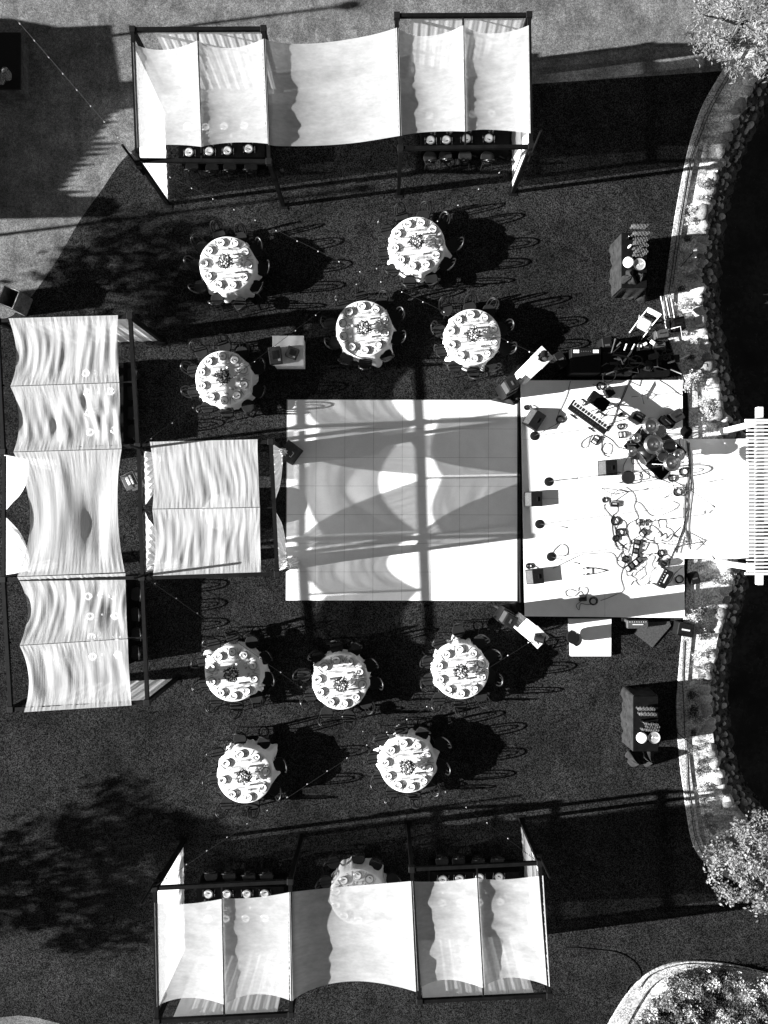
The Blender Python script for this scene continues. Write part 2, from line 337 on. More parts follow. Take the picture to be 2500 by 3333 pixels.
# rocks
RK = []
def rock_mesh(seed):
    rg = np.random.RandomState(seed); import bmesh
    bm = bmesh.new(); bmesh.ops.create_icosphere(bm, subdivisions=2, radius=1)
    f = [(rg.randn(3), rg.uniform(0, 6), rg.uniform(.05, .16)) for _ in range(5)]
    for v in bm.verts:
        c = np.array(v.co); k = 1 + sum(a*math.sin(2*float(np.dot(d, c))+ph) for d, ph, a in f); v.co = Vector(c*k)*Vector((1, .8, .6)) if False else Vector((c[0]*k, c[1]*k*.8, c[2]*k*.62))
    me = bpy.data.meshes.new('boulder'); bm.to_mesh(me); bm.free(); me.materials.append(M['rock']); me.polygons.foreach_set('use_smooth', [True]*len(me.polygons)); return me
RM = [rock_mesh(i) for i in range(7)]
def rock(px, py, r, label, group, dz=0):
    o = bpy.data.objects.new('boulder', RM[rng.randrange(7)]); COL.objects.link(o); o.location = P(px, py)+Vector((0, 0, dz+r*.3)); o.rotation_euler = (rng.uniform(-.3, .3), rng.uniform(-.3, .3), rng.uniform(0, 6)); o.scale = (r, r, r)
    return tag(o, label, 'boulder', group)
for (x, y) in along(rls, 27):
    if not (150 < y < 1430 or 1835 < y < 2760): continue
    up = y < 1620; big = rng.random() < .55
    for j in range(4):
        d = j*25 + rng.uniform(-8, 8); r = rng.uniform(.13, .26) if j == 0 else rng.uniform(.08, .15)
        w = ('large pale boulder' if j == 0 else 'small boulder' if j == 1 else 'small dark wet boulder')
        rock(x+d, y+rng.uniform(-9, 9), r, w + (' edging the pond above the white bridge' if up else ' edging the pond below the white bridge'), 'boulders edging the pond', -.95*max(0, (d+8)/125)**.9)
b = MB(); rg = random.Random(3)
for (x, y) in along(rls, 5):
    if not (150 < y < 1430 or 1835 < y < 2760): continue
    for j in range(2):
        dd = rg.uniform(15, 112); c = P(x+dd, y+rg.uniform(-8, 8)); c.z = -.95*(dd/125)**.9; r = rg.uniform(.03, .075)
        b.add([c+Vector((r*math.cos(t)*rg.uniform(.7, 1.2), r*math.sin(t)*rg.uniform(.7, 1.2), .015)) for t in (0, 1.26, 2.5, 3.8, 5)] + [c+Vector((0, 0, r*.9))], [(i, (i+1) % 5, 5) for i in range(5)])
tag(b.build('pebbles', 'pebble'), 'loose dark pebbles between the boulders and the pond', 'pebbles', kind='stuff')

# ------------------------------------------------------------------ canopy frames
ZB = 2.9
def post_at(b, q, w=.11, z1=ZB): b.box((q.x, q.y, z1/2), (w, w, z1))
def bar(b, p, q, w, hh):
    d = q-p; L = d.length; a = math.atan2(d.y, d.x); b.box((p+q)/2, (L, w, hh), a)
def frame(label, c, ribs, ext=(), skip=(), nopost=()):
    # c: four corner pixels at beam height: back-left, back-right, front-right, front-left
    pts = [P(x, y, ZB) for x, y in c]; ctr = sum(pts, Vector())/4; t = thing('canopy_frame', label, 'canopy frame', (ctr.x, ctr.y, 0), 0, 'black canopy frames')
    lo = [p - Vector((ctr.x, ctr.y, 0)) for p in pts]
    for i, p in enumerate(lo):
        if i in nopost: continue
        b = MB(); b.box((p.x, p.y, (ZB-.06)/2), (.11, .11, ZB-.06)); b.box((p.x, p.y, .01), (.26, .26, .02)); b.build('post', 'frame', t)
    for i in range(4):
        if i in skip: continue
        p, q = lo[i], lo[(i+1) % 4]; d = (q-p).normalized()*.075; b = MB(); bar(b, p+d, q-d, .1, .1); b.build('beam', 'frame', t)
    for i, p in enumerate(lo):
        if i in nopost: continue
        b = MB(); b.box((p.x, p.y, ZB), (.17, .17, .14), bev=.01); b.build('corner_cap', 'plastic', t)
    for (x0, y0, x1, y1) in ribs:
        o3 = Vector((ctr.x, ctr.y, 0)); b = MB(); bar(b, P(x0, y0, ZB)-o3, P(x1, y1, ZB)-o3, .045, .045); b.build('rib', 'frame', t)
    for i in ext:
        p = lo[i]; o = Vector((p.x, p.y, 0)).normalized()*.1; b = MB().tube([(p.x+o.x, p.y+o.y, 2.2), (p.x+o.x, p.y+o.y, 3.9)], .035, 8); ep = b.build('extension_pole', 'frame', t)
        b = MB().box((p.x+o.x*.6, p.y+o.y*.6, 2.7), (.14, .14, .16)); b.build('clamp', 'black', ep)
    return t
frame('black square canopy frame at the top left with white drapes', [(432, 97), (858, 95), (876, 527), (448, 522)], [(644, 97, 656, 527)], (3,))
frame('black square canopy frame at the top right with white drapes', [(1292, 52), (1722, 50), (1728, 478), (1304, 484)], [(1507, 52, 1515, 482)], (2,))
frame('black square canopy frame at the bottom left with white drapes', [(505, 2890), (945, 2868), (948, 3300), (512, 3322)], [(722, 2880, 730, 3312)], (0,))
frame('black square canopy frame at the bottom right with white drapes', [(1340, 2828), (1756, 2808), (1788, 3238), (1366, 3258)], [(1552, 2818, 1574, 3250)], (1,))
frame('black canopy frame at the upper end of the left lounge', [(-8, 1045), (424, 1030), (450, 1452), (12, 1470)], [(-2, 1255, 436, 1243)], (2,))
frame('black canopy frame at the lower end of the left lounge', [(12, 1886), (464, 1880), (480, 2285), (36, 2308)], [(22, 2092, 470, 2075)], (1,))
frame('black canopy frame between the lounge and dance floor', [(452, 1451), (882, 1438), (903, 1868), (465, 1881)], [(459, 1660, 892, 1652)], (), (), (0, 3))
for (lab, p0, p1) in (('black joining beam along the outer side of the lounge', (14, 1484), (13, 1874)),):
    a, q = P(*p0, ZB), P(*p1, ZB); c = (a+q)/2; t = MB(); bar(t, a-c, q-c, .08, .08); tag(t.build('joining_beam', 'frame', None, False, c), lab, 'beam', 'joining beams of the lounge')
# ------------------------------------------------------------------ drapes
def drape(label, A0, A1, B0, B1, m='sheer', z=None, sag=.22, inset=.05, fold=.02, freqs=(3, 5, 9), seed=1, nu=26, nv=90, name='roof_drape', group=None, belly=None):
    rg = random.Random(seed); k = [(f*rg.uniform(.8, 1.2), rg.uniform(0, 6.3), rg.uniform(.5, 1)/(f**.45), rg.uniform(-1, 1)) for f in freqs]
    z = z or (ZB+.06 if m == 'sheer' else ZB+.1); sk = .82 if m == 'sheer' else 1
    a0, a1, b0, b1 = [P(x, y, z) for x, y in (A0, A1, B0, B1)]; c = (a0+a1+b0+b1)/4
    def fn(u, v):
        us = u**sk; e = 4*us*(1-us); vv = v + inset*e*(1-2*v)
        p = (a0.lerp(a1, vv)).lerp(b0.lerp(b1, vv), u) - c
        env = min(1, 5*min(u, 1-u)); mod = .55+.45*math.sin(PI*u+math.sin(7*v+seed)*.6)
        w = sum(1.9*am*mnoise.noise(Vector((f*1.9*(v + .05*dr*math.sin(PI*u*1.3+2*v)) + ph*9, u*1.5 + dr*5, seed*3.1))) for f, ph, am, dr in k)
        # pinched tops: small gathers near the ribs
        g = .02*mnoise.noise(Vector((v*38, seed, u*2)))*math.exp(-9*min(u, 1-u))*min(1, 30*min(u, 1-u))
        zz = -sag*e + fold*w*env*mod + g
        if belly: zz -= belly*math.exp(-((u-.58)**2/.05+(v-.68)**2/.03))
        return p + Vector((0, 0, zz))
    b = MB().grid(fn, nu, nv); return tag(b.build(name, m, None, True, c), label, 'drape', group)
G1 = 'white roof drapes'
drape('sheer white roof drape over left half of the top left canopy', (432, 138), (446, 482), (642, 132), (656, 478), sag=.13, seed=1, fold=.02, group=G1)
drape('sheer white roof drape over right half of the top left canopy', (646, 132), (658, 478), (858, 126), (872, 468), sag=.13, seed=2, fold=.02, group=G1)
drape('wide white roof drape spanning between the two top canopies', (862, 126), (874, 472), (1292, 90), (1302, 442), sag=.34, inset=.015, seed=3, fold=.05, freqs=(3.6, 2, 6), group=G1)
drape('sheer white roof drape over left half of the top right canopy', (1296, 90), (1306, 442), (1508, 82), (1514, 428), sag=.17, seed=4, fold=.035, freqs=(3, 4, 7), group=G1)
drape('sheer white roof drape over right half of the top right canopy', (1511, 82), (1517, 428), (1721, 82), (1727, 434), sag=.15, seed=5, fold=.025, group=G1)
drape('sheer white roof drape over left half of the bottom left canopy', (502, 2938), (510, 3278), (721, 2926), (728, 3270), sag=.13, seed=6, fold=.02, group=G1)
drape('sheer white roof drape over right half of the bottom left canopy', (724, 2922), (732, 3272), (942, 2904), (948, 3258), sag=.16, seed=7, fold=.025, group=G1)
drape('wide white roof drape spanning between the two bottom canopies', (944, 2904), (952, 3258), (1338, 2868), (1354, 3228), sag=.38, inset=.06, seed=8, fold=.05, freqs=(2, 3, 5), group=G1)
drape('sheer white roof drape over left half of the bottom right canopy', (1342, 2868), (1360, 3226), (1552, 2858), (1572, 3216), sag=.19, seed=9, fold=.045, freqs=(3, 4, 7), group=G1)
drape('sheer white roof drape over right half of the bottom right canopy', (1555, 2858), (1576, 3216), (1768, 2850), (1790, 3212), sag=.19, seed=10, fold=.05, freqs=(2, 4, 7), group=G1)
G2 = 'crinkled lounge drapes'; FQ = (2.3, 5.5, 3.7, 9)
drape('topmost crinkled white drape over the left lounge', (28, 1036), (384, 1026), (34, 1256), (388, 1244), 'gauze', sag=.2, inset=.03, fold=.05, freqs=FQ, seed=21, nv=170, nu=34, group=G2)
drape('second crinkled white drape from the lounge top', (34, 1258), (388, 1246), (44, 1470), (396, 1460), 'gauze', sag=.24, inset=.03, fold=.06, freqs=(2.1, 3.6, 5.2, 8), seed=22, nv=170, nu=34, group=G2)
drape('widest white lounge drape sagging opposite the small canopy', (44, 1472), (396, 1462), (56, 1876), (406, 1862), 'gauze', sag=.3, inset=.09, fold=.055, freqs=(1.7, 2.9, 4.6), seed=37, nv=170, nu=40, group=G2, belly=.2)
drape('crinkled white drape second from the lounge bottom', (56, 1878), (408, 1866), (64, 2100), (416, 2078), 'gauze', sag=.3, inset=.04, fold=.05, freqs=(1.7, 3.1, 5.8, 9), seed=24, nv=170, nu=34, group=G2)
drape('lowest crinkled white drape over the left lounge', (64, 2102), (416, 2080), (78, 2318), (428, 2296), 'gauze', sag=.22, inset=.03, fold=.05, freqs=FQ, seed=25, nv=170, nu=34, group=G2)
drape('upper crinkled white drape of the small canopy beside dance floor', (488, 1438), (838, 1430), (496, 1656), (846, 1650), 'gauze', sag=.12, inset=.01, fold=.03, freqs=(3.3, 6.1, 8.7, 13), seed=26, nv=170, nu=30, group=G2)
drape('lower crinkled white drape of the small canopy beside dance floor', (496, 1658), (846, 1652), (498, 1874), (850, 1862), 'gauze', sag=.12, inset=.01, fold=.035, freqs=(2.7, 5.3, 9.1, 14), seed=27, nv=170, nu=30, group=G2)
def curtain(label, p0, p1, ztop=ZB-.07, zbot=.02, amp=.008, nf=9, seed=1, group='white side curtains', pull=0, cut=0):
    a, q = P(*p0, ZB), P(*p1, ZB); c = (a+q)/2; c.z = 0; rg = random.Random(seed); d = (q-a); n = Vector((-d.y, d.x, 0)).normalized(); ph = rg.uniform(0, 6)
    def fn(u, v):
        uu = u + pull*(v**1.5)*(1-u) - cut*(v**2)*u
        p = a.lerp(q, uu) - c; w = amp*(.4+.6*v)*(math.sin(2*PI*nf*u+ph+.5*math.sin(5*u))+.4*math.sin(2*PI*nf*2.3*u+1.3*ph))
        return Vector((p.x, p.y, 0)) + n*w + Vector((0, 0, ztop+(zbot-ztop)*v))
    return tag(MB().grid(fn, 150, 14).build('side_curtain', 'curtain', None, True, c), label, 'curtain', group)
curtain('white side curtain closing the left end of the top left canopy', (434, 150), (447, 505), seed=1, pull=.1)
curtain('white back curtain along the top edge of top left canopy', (500, 97), (848, 95), seed=2, nf=11)
curtain('white side curtain closing the right end of top right canopy', (1722, 100), (1727, 462), seed=3)
curtain('white back curtain along the top edge of top right canopy', (1340, 52), (1712, 50), seed=4, nf=10)
curtain('white side curtain closing the left end of bottom left canopy', (506, 2910), (511, 3290), seed=5)
curtain('white back curtain along the lower edge of bottom left canopy', (560, 3320), (900, 3303), seed=6, nf=10)
curtain('white side curtain closing the right end of bottom right canopy', (1758, 2830), (1786, 3200), seed=7)
curtain('white back curtain along the lower edge of bottom right canopy', (1376, 3258), (1740, 3240), seed=8, nf=10)
curtain('short white curtain at the upper end of the left lounge', (70, 1042), (418, 1030), seed=9, nf=9)
curtain('short white curtain at the lower end of the left lounge', (70, 2306), (472, 2286), seed=10, nf=9)
def swag(label, pt, pc, tiez=1.45, off=(0, 0), seed=1):
    a, q = P(*pt, ZB), P(*pc, ZB); c = Vector((a.x, a.y, 0)); a = a-c; q = q-c; a.z = q.z = ZB-.06; tie = Vector((a.x+off[0], a.y+off[1], tiez)); d = q-a; n = Vector((-d.y, d.x, 0)).normalized()
    t = thing('tied_curtain', label, 'curtain', c, 0, 'tied back lounge curtains')
    def fn(u, v):
        top = a.lerp(q, u); p = top.lerp(tie + (d*.06*(u-.3)), v); p.z -= .35*math.sin(PI*v)*u; w = .08*(1-.6*v)*(math.sin(2*PI*7*u+seed)+.5*math.sin(2*PI*17*u))
        return p + n*w*min(1, v*4)
    MB().grid(fn, 70, 16).build('swag', 'curtain', t, True)
    def fb(u, v):
        an = 2*PI*u; r = (.05+.13*v**.7)*(1+.25*math.sin(9*an+seed)); return Vector((tie.x+r*math.cos(an), tie.y+r*math.sin(an), tiez+.08-(tiez+.06)*v))
    MB().grid(fb, 40, 8).build('tail', 'curtain', t, True)
    MB().lathe([(.05, -.05), (.085, -.03), (.085, .03), (.05, .05)], 12, tie).build('tie', 'linen', t)
    return t
swag('tied white curtain at the upper left post of small canopy', (466, 1468), (470, 1645), off=(.04, -.02), seed=1)
swag('tied white curtain at the lower left post of small canopy', (474, 1862), (470, 1664), off=(.04, .02), seed=2)
swag('tied white curtain at the lounge upper outer post', (10, 1480), (12, 1665), off=(.02, -.05), seed=3)
swag('tied white curtain at the lounge lower outer post', (14, 1872), (12, 1680), off=(.02, .05), seed=4)
swag('tied white curtain with knot beside the grey speaker', (886, 1440), (892, 1645), off=(.06, -.12), seed=5)
swag('tied white curtain with knot at dance floor lower left corner', (906, 1864), (892, 1655), off=(.05, .08), seed=6)

# ------------------------------------------------------------------ dance floor, stage, bridge, steps
t = thing('dance_floor', 'white panelled dance floor in the middle of the plaza', 'dance floor', P(1312, 1630))
o3 = P(1312, 1630); b = MB().prism([tuple((P(x, y)-o3)[:2]) for x, y in ((934, 1300), (1684, 1302), (1684, 1956), (930, 1954))], .003, .02); b.build('base', 'seam', t)
b = MB(); nx, ny = 8, 7
for i in range(nx):
    for j in range(ny):
        def q(u, v):
            x = (937+(1683-937)*u)*(1-v) + (932+(1683-932)*u)*v; y = 1302+(1954-1302)*v + (1.5*u); return P(x, y)-o3
        e = .004/.91/nx; f = .004/.91/ny
        b.prism([tuple(q(*s)[:2]) for s in ((i/nx+e, j/ny+f), ((i+1)/nx-e, j/ny+f), ((i+1)/nx-e, (j+1)/ny-f), (i/nx+e, (j+1)/ny-f))], .021, .03)
b.build('panels', 'panel', t)
ZS = .2
def slab(name, label, cat, pts, z, m='deck', skirt='cloth', seams=None):
    c = sum((P(x, y, z) for x, y in pts), Vector())/len(pts); c.z = 0; t = thing(name, label, cat, c); lo = [P(x, y, z)-c for x, y in pts]
    MB().prism([tuple((p*1.0)[:2]) for p in lo], z-.02, z).build('top', m, t)
    ctr = Vector((0, 0, 0)); MB().prism([tuple(((p-ctr)*.995)[:2]) for p in lo], .002, z-.022).build('skirt', skirt, t)
    if seams:
        b = MB()
        for (x0, y0, x1, y1) in seams:
            a, q = P(x0, y0, z)-c, P(x1, y1, z)-c; d = (q-a).normalized(); n = Vector((-d.y, d.x, 0))*.003; b.prism([tuple(v[:2]) for v in (a-n, q-n, q+n, a+n)], z+.0005, z+.002)
        b.build('seam', 'seam', t)
    return t
slab('stage', 'large white stage platform crowded with band equipment', 'stage', [(1694, 1238), (2221, 1237), (2229, 2011), (1708, 2006)], ZS, seams=[(1965, 1240, 1969, 2006), (1696, 1430, 2222, 1430), (1700, 1622, 2224, 1622), (1704, 1815, 2226, 1815)])
slab('bridge', 'white walkway running from the stage under the slatted pergola', 'walkway', [(2224, 1429), (2438, 1428), (2438, 1819), (2228, 1818)], ZS-.004)
slab('gap_deck', 'added grey walkway end that darkens the gaps under the pergola slats', 'walkway', [(2439, 1428), (3300, 1424), (3300, 1822), (2439, 1819)], ZS-.012, 'gap_grey')  # added deck section, coloured grey so the slat gaps look darker
slab('stage_step', 'small white step platform below the stage edge', 'step', [(1851, 2014), (1990, 2014), (1989, 2136), (1858, 2136)], .13, skirt='white')
# pergola
pt = thing('pergola', 'white slatted pergola over the walkway at the right edge', 'pergola', P(2480, 1620)); c = P(2480, 1620)
for i, (x, y) in enumerate(((2348, 1405), (2348, 1832), (3000, 1405), (3000, 1832))):
    q = P(x, y)-c; MB().box((q.x, q.y, 1.15), (.16, .16, 2.3), bev=.01).box((q.x, q.y, .12), (.24, .24, .24), bev=.02).build('post', 'white', pt)
for x in (2348, 3000):
    a, q = P(x, 1392)-c, P(x, 1847)-c; b = MB(); a.z = q.z = 2.36; bar(b, a, q, .2, .16); b.build('beam', 'stone', pt)
    for e in (a, q): b = MB(); b.box((e.x, e.y+(.165 if e.y > 0 else -.165), 2.37), (.15, .3, .18), bev=.01); b.build('beam_end', 'white', pt)
for i in range(41):
    y = 1408 + i*(1838-1408)/40; a, q = P(2305, y)-c, P(3060, y-2)-c; a.z = q.z = 2.50; b = MB(); bar(b, a, q, .04, .08); b.build('slat', 'white', pt)
for y in (1400, 1846):
    a, q = P(2300, y)-c, P(3060, y)-c; a.z = q.z = 2.495; b = MB(); bar(b, a, q, .06, .07); b.build('edge_slat', 'white', pt)

# ------------------------------------------------------------------ chairs and table settings
def chair_proto():
    t = thing('bentwood_chair', None, 'chair', (0, 0, 0), 0, None)      # faces +Y, seat centre over the origin
    b = MB().lathe([(.19, .435), (.21, .445), (.212, .46), (.19, .47), (.02, .465)], 22); st = b.build('seat', 'seat', t)
    b = MB().lathe([(.2, .415), (.213, .42), (.213, .442), (.2, .442)], 22); b.build('seat_rim', 'wood', st)
    def hoop(w, z1, y0, lean, r):
        pts = []
        for i in range(19):
            a = PI*i/18; x = -w*math.cos(a); s = math.sin(a); zz = .46+(z1-.46)*s**.62; pts.append((x*(1+.12*s), y0-lean*(zz-.46)/(z1-.46)-.03*s, zz))
        return MB().tube(pts, r, 6)
    hoop(.175, .9, -.13, .13, .022).build('backrest', 'wood', t)
    hoop(.085, .8, -.165, .095, .016).build('back_hoop', 'wood', t)
    for sx in (-1, 1):
        MB().tube([(sx*.13, .14, .44), (sx*.16, .17, .2), (sx*.18, .19, 0)], [.017, .015, .012], 6).build('leg', 'wood', t)
        MB().tube([(sx*.14, -.13, .46), (sx*.16, -.17, .2), (sx*.18, -.24, 0)], [.017, .015, .012], 6).build('leg', 'wood', t)
    MB().tube([(.15*math.cos(a), .15*math.sin(a)-.01, .24) for a in [2*PI*i/16 for i in range(16)]], .009, 5, True).build('stretcher', 'wood', t)
    return Proto(t)
CH = chair_proto()
def single(name, cat, m, fn, smooth=True):
    b = MB(); fn(b); o = b.build(name, m, None, smooth); o['category'] = cat; o['kind'] = 'thing'; return Proto(o)
pl = thing('dinner_plate', None, 'plate'); MB().lathe([(.07, 0), (.09, .006), (.136, .038), (.139, .042), (.105, .03), (.085, .012), (.001, .01)], 28).build('charger', 'tray', pl, True); MB().lathe([(.06, .012), (.112, .05), (.115, .054), (.085, .036), (.001, .032)], 24).build('bowl_plate', 'china', pl, True)
PLATE = Proto(pl)
CARD = single('napkin', 'napkin', 'card', lambda b: (b.tube([(-.05, .01, .006), (-.02, -.004, .01), (.02, .006, .01), (.05, -.012, .006)], .007, 5), b.box((.012, -.006, .012), (.03, .03, .012), .5)), False)
FORK = single('fork', 'fork', 'silver', lambda b: (b.tube([(0, -.1, .004), (0, -.03, .008), (0, .03, .004)], [.006, .003, .004], 5), b.box((0, .045, .005), (.02, .03, .003)), b.box((-.008, .08, .006), (.003, .045, .003)), b.box((0, .08, .006), (.003, .045, .003)), b.box((.008, .08, .006), (.003, .045, .003))), False)
KNIFE = single('knife', 'knife', 'silver', lambda b: (b.tube([(0, -.11, .005), (0, -.02, .006)], [.007, .005], 6), b.add([(-.008, -.02, .003), (.009, -.02, .003), (.011, .07, .003), (.002, .12, .003), (-.008, .1, .003), (-.006, -.02, .007), (.007, -.02, .007), (.009, .07, .007), (.002, .115, .007), (-.006, .1, .007)], [(4, 3, 2, 1, 0), (5, 6, 7, 8, 9)] + [(i, (i+1) % 5, 5+(i+1) % 5, 5+i) for i in range(5)])), False)
gl = thing('wine_glass', None, 'glass'); MB().lathe([(.034, 0), (.034, .003), (.005, .006), (.004, .08), (.012, .088)], 12).build('stem', 'glass', gl, True); MB().lathe([(.012, .088), (.038, .115), (.041, .145), (.034, .19), (.032, .19), (.038, .145), (.035, .118), (.008, .092)], 14).build('bowl', 'glass', gl, True)
GLASS = Proto(gl)
TUMB = single('tumbler', 'glass', 'glass', lambda b: b.lathe([(.028, 0), (.036, .1), (.034, .1), (.027, .006), (.001, .005)], 12))
CAND = single('pillar_candle', 'candle', 'china', lambda b: (b.lathe([(.032, 0), (.033, .13), (.028, .135), (.01, .128)], 14), b.tube([(0, 0, .128), (.002, 0, .142)], .0025, 4)))
def flower_proto():
    t = thing('flower_centrepiece', None, 'flowers'); rg = random.Random(9)
    MB().lathe([(.05, 0), (.07, .03), (.075, .14), (.06, .19), (.055, .19), (.068, .14), (.001, .02)], 16).build('bowl', 'glass', t, True)
    b = MB(); pts = []
    for i in range(420):
        a = rg.uniform(0, 2*PI); r = .22*math.sqrt(rg.random()); pts.append((r*math.cos(a), r*math.sin(a), .16+.16*(1-.6*(r/.22)**2)*rg.random()))
    leaves(b, pts, .075, .5, 2, rg); b.build('greenery', 'leaf', t)
    for i in range(21):
        a = i*2.4; r = .175*math.sqrt((i+.5)/21); q = Vector((r*math.cos(a), r*math.sin(a), (.36)-.6*r*r/.175+rg.uniform(-.012, .012))); s = rg.uniform(.024, .036)
        b = MB()
        for k in range(3): b.lathe([(.1*s, -s*.5), (s*(1-.27*k), -s*.2+k*s*.25), (s*(.9-.27*k), s*.3+k*s*.2), (s*(.45-.14*k), s*.35+k*s*.16)], 7, q, Matrix.Rotation(k*.5+a, 3, 'Z'))
        b.build('bloom', 'flower' if rg.random() < .68 else 'dusk', t)
    return Proto(t)
FLOW = flower_proto()
CLOCK = ['twelve', 'one', 'two', 'three', 'four', 'five', 'six', 'seven', 'eight', 'nine', 'ten', 'eleven']
def clock(a): return CLOCK[int(round((90-math.degrees(a))/30)) % 12] + " o'clock"
ZT = .76
def setting(c, ang, where, rg, rad=.70, card=True, glasses=True):
    # c: point on the table top, ang: direction from table centre to the seat
    u = Vector((math.cos(ang), math.sin(ang), 0)); s = Vector((-u.y, u.x, 0))      # s points to the diner's right... (diner looks along -u)
    p = c + u*rad; rz = ang+PI/2
    PLATE.place(p, rg.uniform(0, 6), 'white plate '+where, 'white dinner plates')
    CARD.place(p+Vector((0, 0, .032))+u*rg.uniform(-.02, .05), rz+rg.uniform(-.6, .6), 'dark napkin on plate '+where, 'dark napkins')
    FORK.place(p-s*.175*1+u*.01, rz+rg.uniform(-.08, .08), 'silver fork '+where, 'silver forks')
    KNIFE.place(p+s*.175+u*.01, rz+rg.uniform(-.08, .08), 'silver knife '+where, 'silver knives')
    if glasses:
        GLASS.place(p-u*.2+s*.12, rg.uniform(0, 6), 'stemmed wine glass '+where, 'wine glasses')
        TUMB.place(p-u*.22+s*.02, rg.uniform(0, 6), 'short tumbler '+where, 'water glasses')
def tablecloth(b, r, seed, zt):
    rg = random.Random(seed); n = 160; ph = rg.uniform(0, 6); rings = []
    for (k, rr, zz) in ((0, 0, 0), (0, .5, 0), (0, .85, 0), (0, .985, 0), (0, 1.0, -.012), (.25, 1.0, -.12), (.6, 1.0, -.3), (1, 1.0, -.5), (1.25, 1.0, -.66)):
        ring = []
        for i in range(n):
            a = 2*PI*i/n; ca, sa = math.cos(a), math.sin(a); f = max(0, .3+1.5*mnoise.noise(Vector((ca*3.2, sa*3.2, seed*1.7)))+.5*mnoise.noise(Vector((ca*8, sa*8, seed*2.3)))); q = .5+.5*math.cos(4*(a+ph)); R_ = r*rr + k*(.015+.17*f*(.5+.5*q)); z = zt + zz*(1+.12*q)
            ring.append((R_*math.cos(a), R_*math.sin(a), max(.02, z)))
        rings.append(ring)
    vs = [v for ring in rings for v in ring]; fs = []
    for j in range(1, len(rings)-1):
        for i in range(n): l = (i+1) % n; fs.append((j*n+i, j*n+l, (j+1)*n+l, (j+1)*n+i))
    fs.append(tuple(n+i for i in range(n))[::-1])
    fs = [f[::-1] for f in fs]; b.add(vs, fs)
def round_table(px, py, tn, n, off, seed, chairs=None):
    rg = random.Random(seed); c = P(px, py, ZT); g0 = Vector((c.x, c.y, 0)); r = .86
    t = thing('round_table', 'round banquet table under white linen, the '+tn, 'table', g0, rg.uniform(0, 6), 'round banquet tables')
    MB().lathe([(r-.01, .725), (r-.005, .73), (r-.005, .748), (.01, .75)], 48).build('tabletop', 'wood', t)
    for k in range(4):
        a = PI/4+k*PI/2; MB().tube([(.45*math.cos(a), .45*math.sin(a), .725), (.55*math.cos(a), .55*math.sin(a), 0)], .018, 6).build('leg', 'black', t)
    b = MB(); tablecloth(b, r, seed, ZT-.004); tag(b.build('tablecloth', 'linen', None, True, g0), 'white linen cloth with pointed folds on the '+tn, 'tablecloth', 'white tablecloths')
    ct = Vector((c.x, c.y, ZT))
    FLOW.place(ct+Vector((rg.uniform(-.04, .04), rg.uniform(-.04, .04), 0)), rg.uniform(0, 6), 'round white flower centrepiece on the '+tn, 'flower centrepieces')
    for k, (dx, dy, w) in enumerate(((.16, .3, 'upper'), (.2, -.27, 'lower'), (-.3, .05, 'left'))):
        CAND.place(ct+Vector((dx+rg.uniform(-.06, .06), dy+rg.uniform(-.04, .04), 0)), 0, 'white pillar candle on the %s side of the %s' % (w, tn), 'pillar candles')
    for k in range(n):
        a = R(off) - 2*PI*k/n + R(rg.uniform(-1.8, 1.8)); w = 'at the %s place, %s' % (clock(a), tn)
        setting(ct, a, w, rg, .68)
        d = rg.uniform(.98, 1.09) + (.14 if rg.random() < .15 else 0); a2 = a + R(rg.uniform(-2, 2)); q = g0 + Vector((math.cos(a2)*d, math.sin(a2)*d, 0))
        CH.place(q, a2+PI/2+R(rg.uniform(-14, 14)), 'black bentwood chair '+w, 'black bentwood chairs')
for i, (px, py, tn, n, off) in enumerate((
    (739, 860, 'topmost left round table', 10, 70), (1358, 796, 'topmost right round table', 10, 80), (1185, 1069, "table above dance floor's middle", 10, 94),
    (1539, 1096, 'table next to upper tower', 10, 93), (727, 1232, 'table left of white stand', 10, 93), (758, 2193, "table below floor's left corner", 10, 93),
    (1108, 2219, "table below dance floor's middle", 10, 100), (1500, 2185, 'table next to lower tower', 10, 92), (797, 2524, 'lowest left open table', 8, 102),
    (1327, 2490, 'lowest right open table', 10, 100), (1165, 2920, 'table half under bottom drape', 10, 92))):
    round_table(px, py, tn, n, off, 100+i)
ORD = ['first', 'second', 'third', 'fourth', 'fifth']
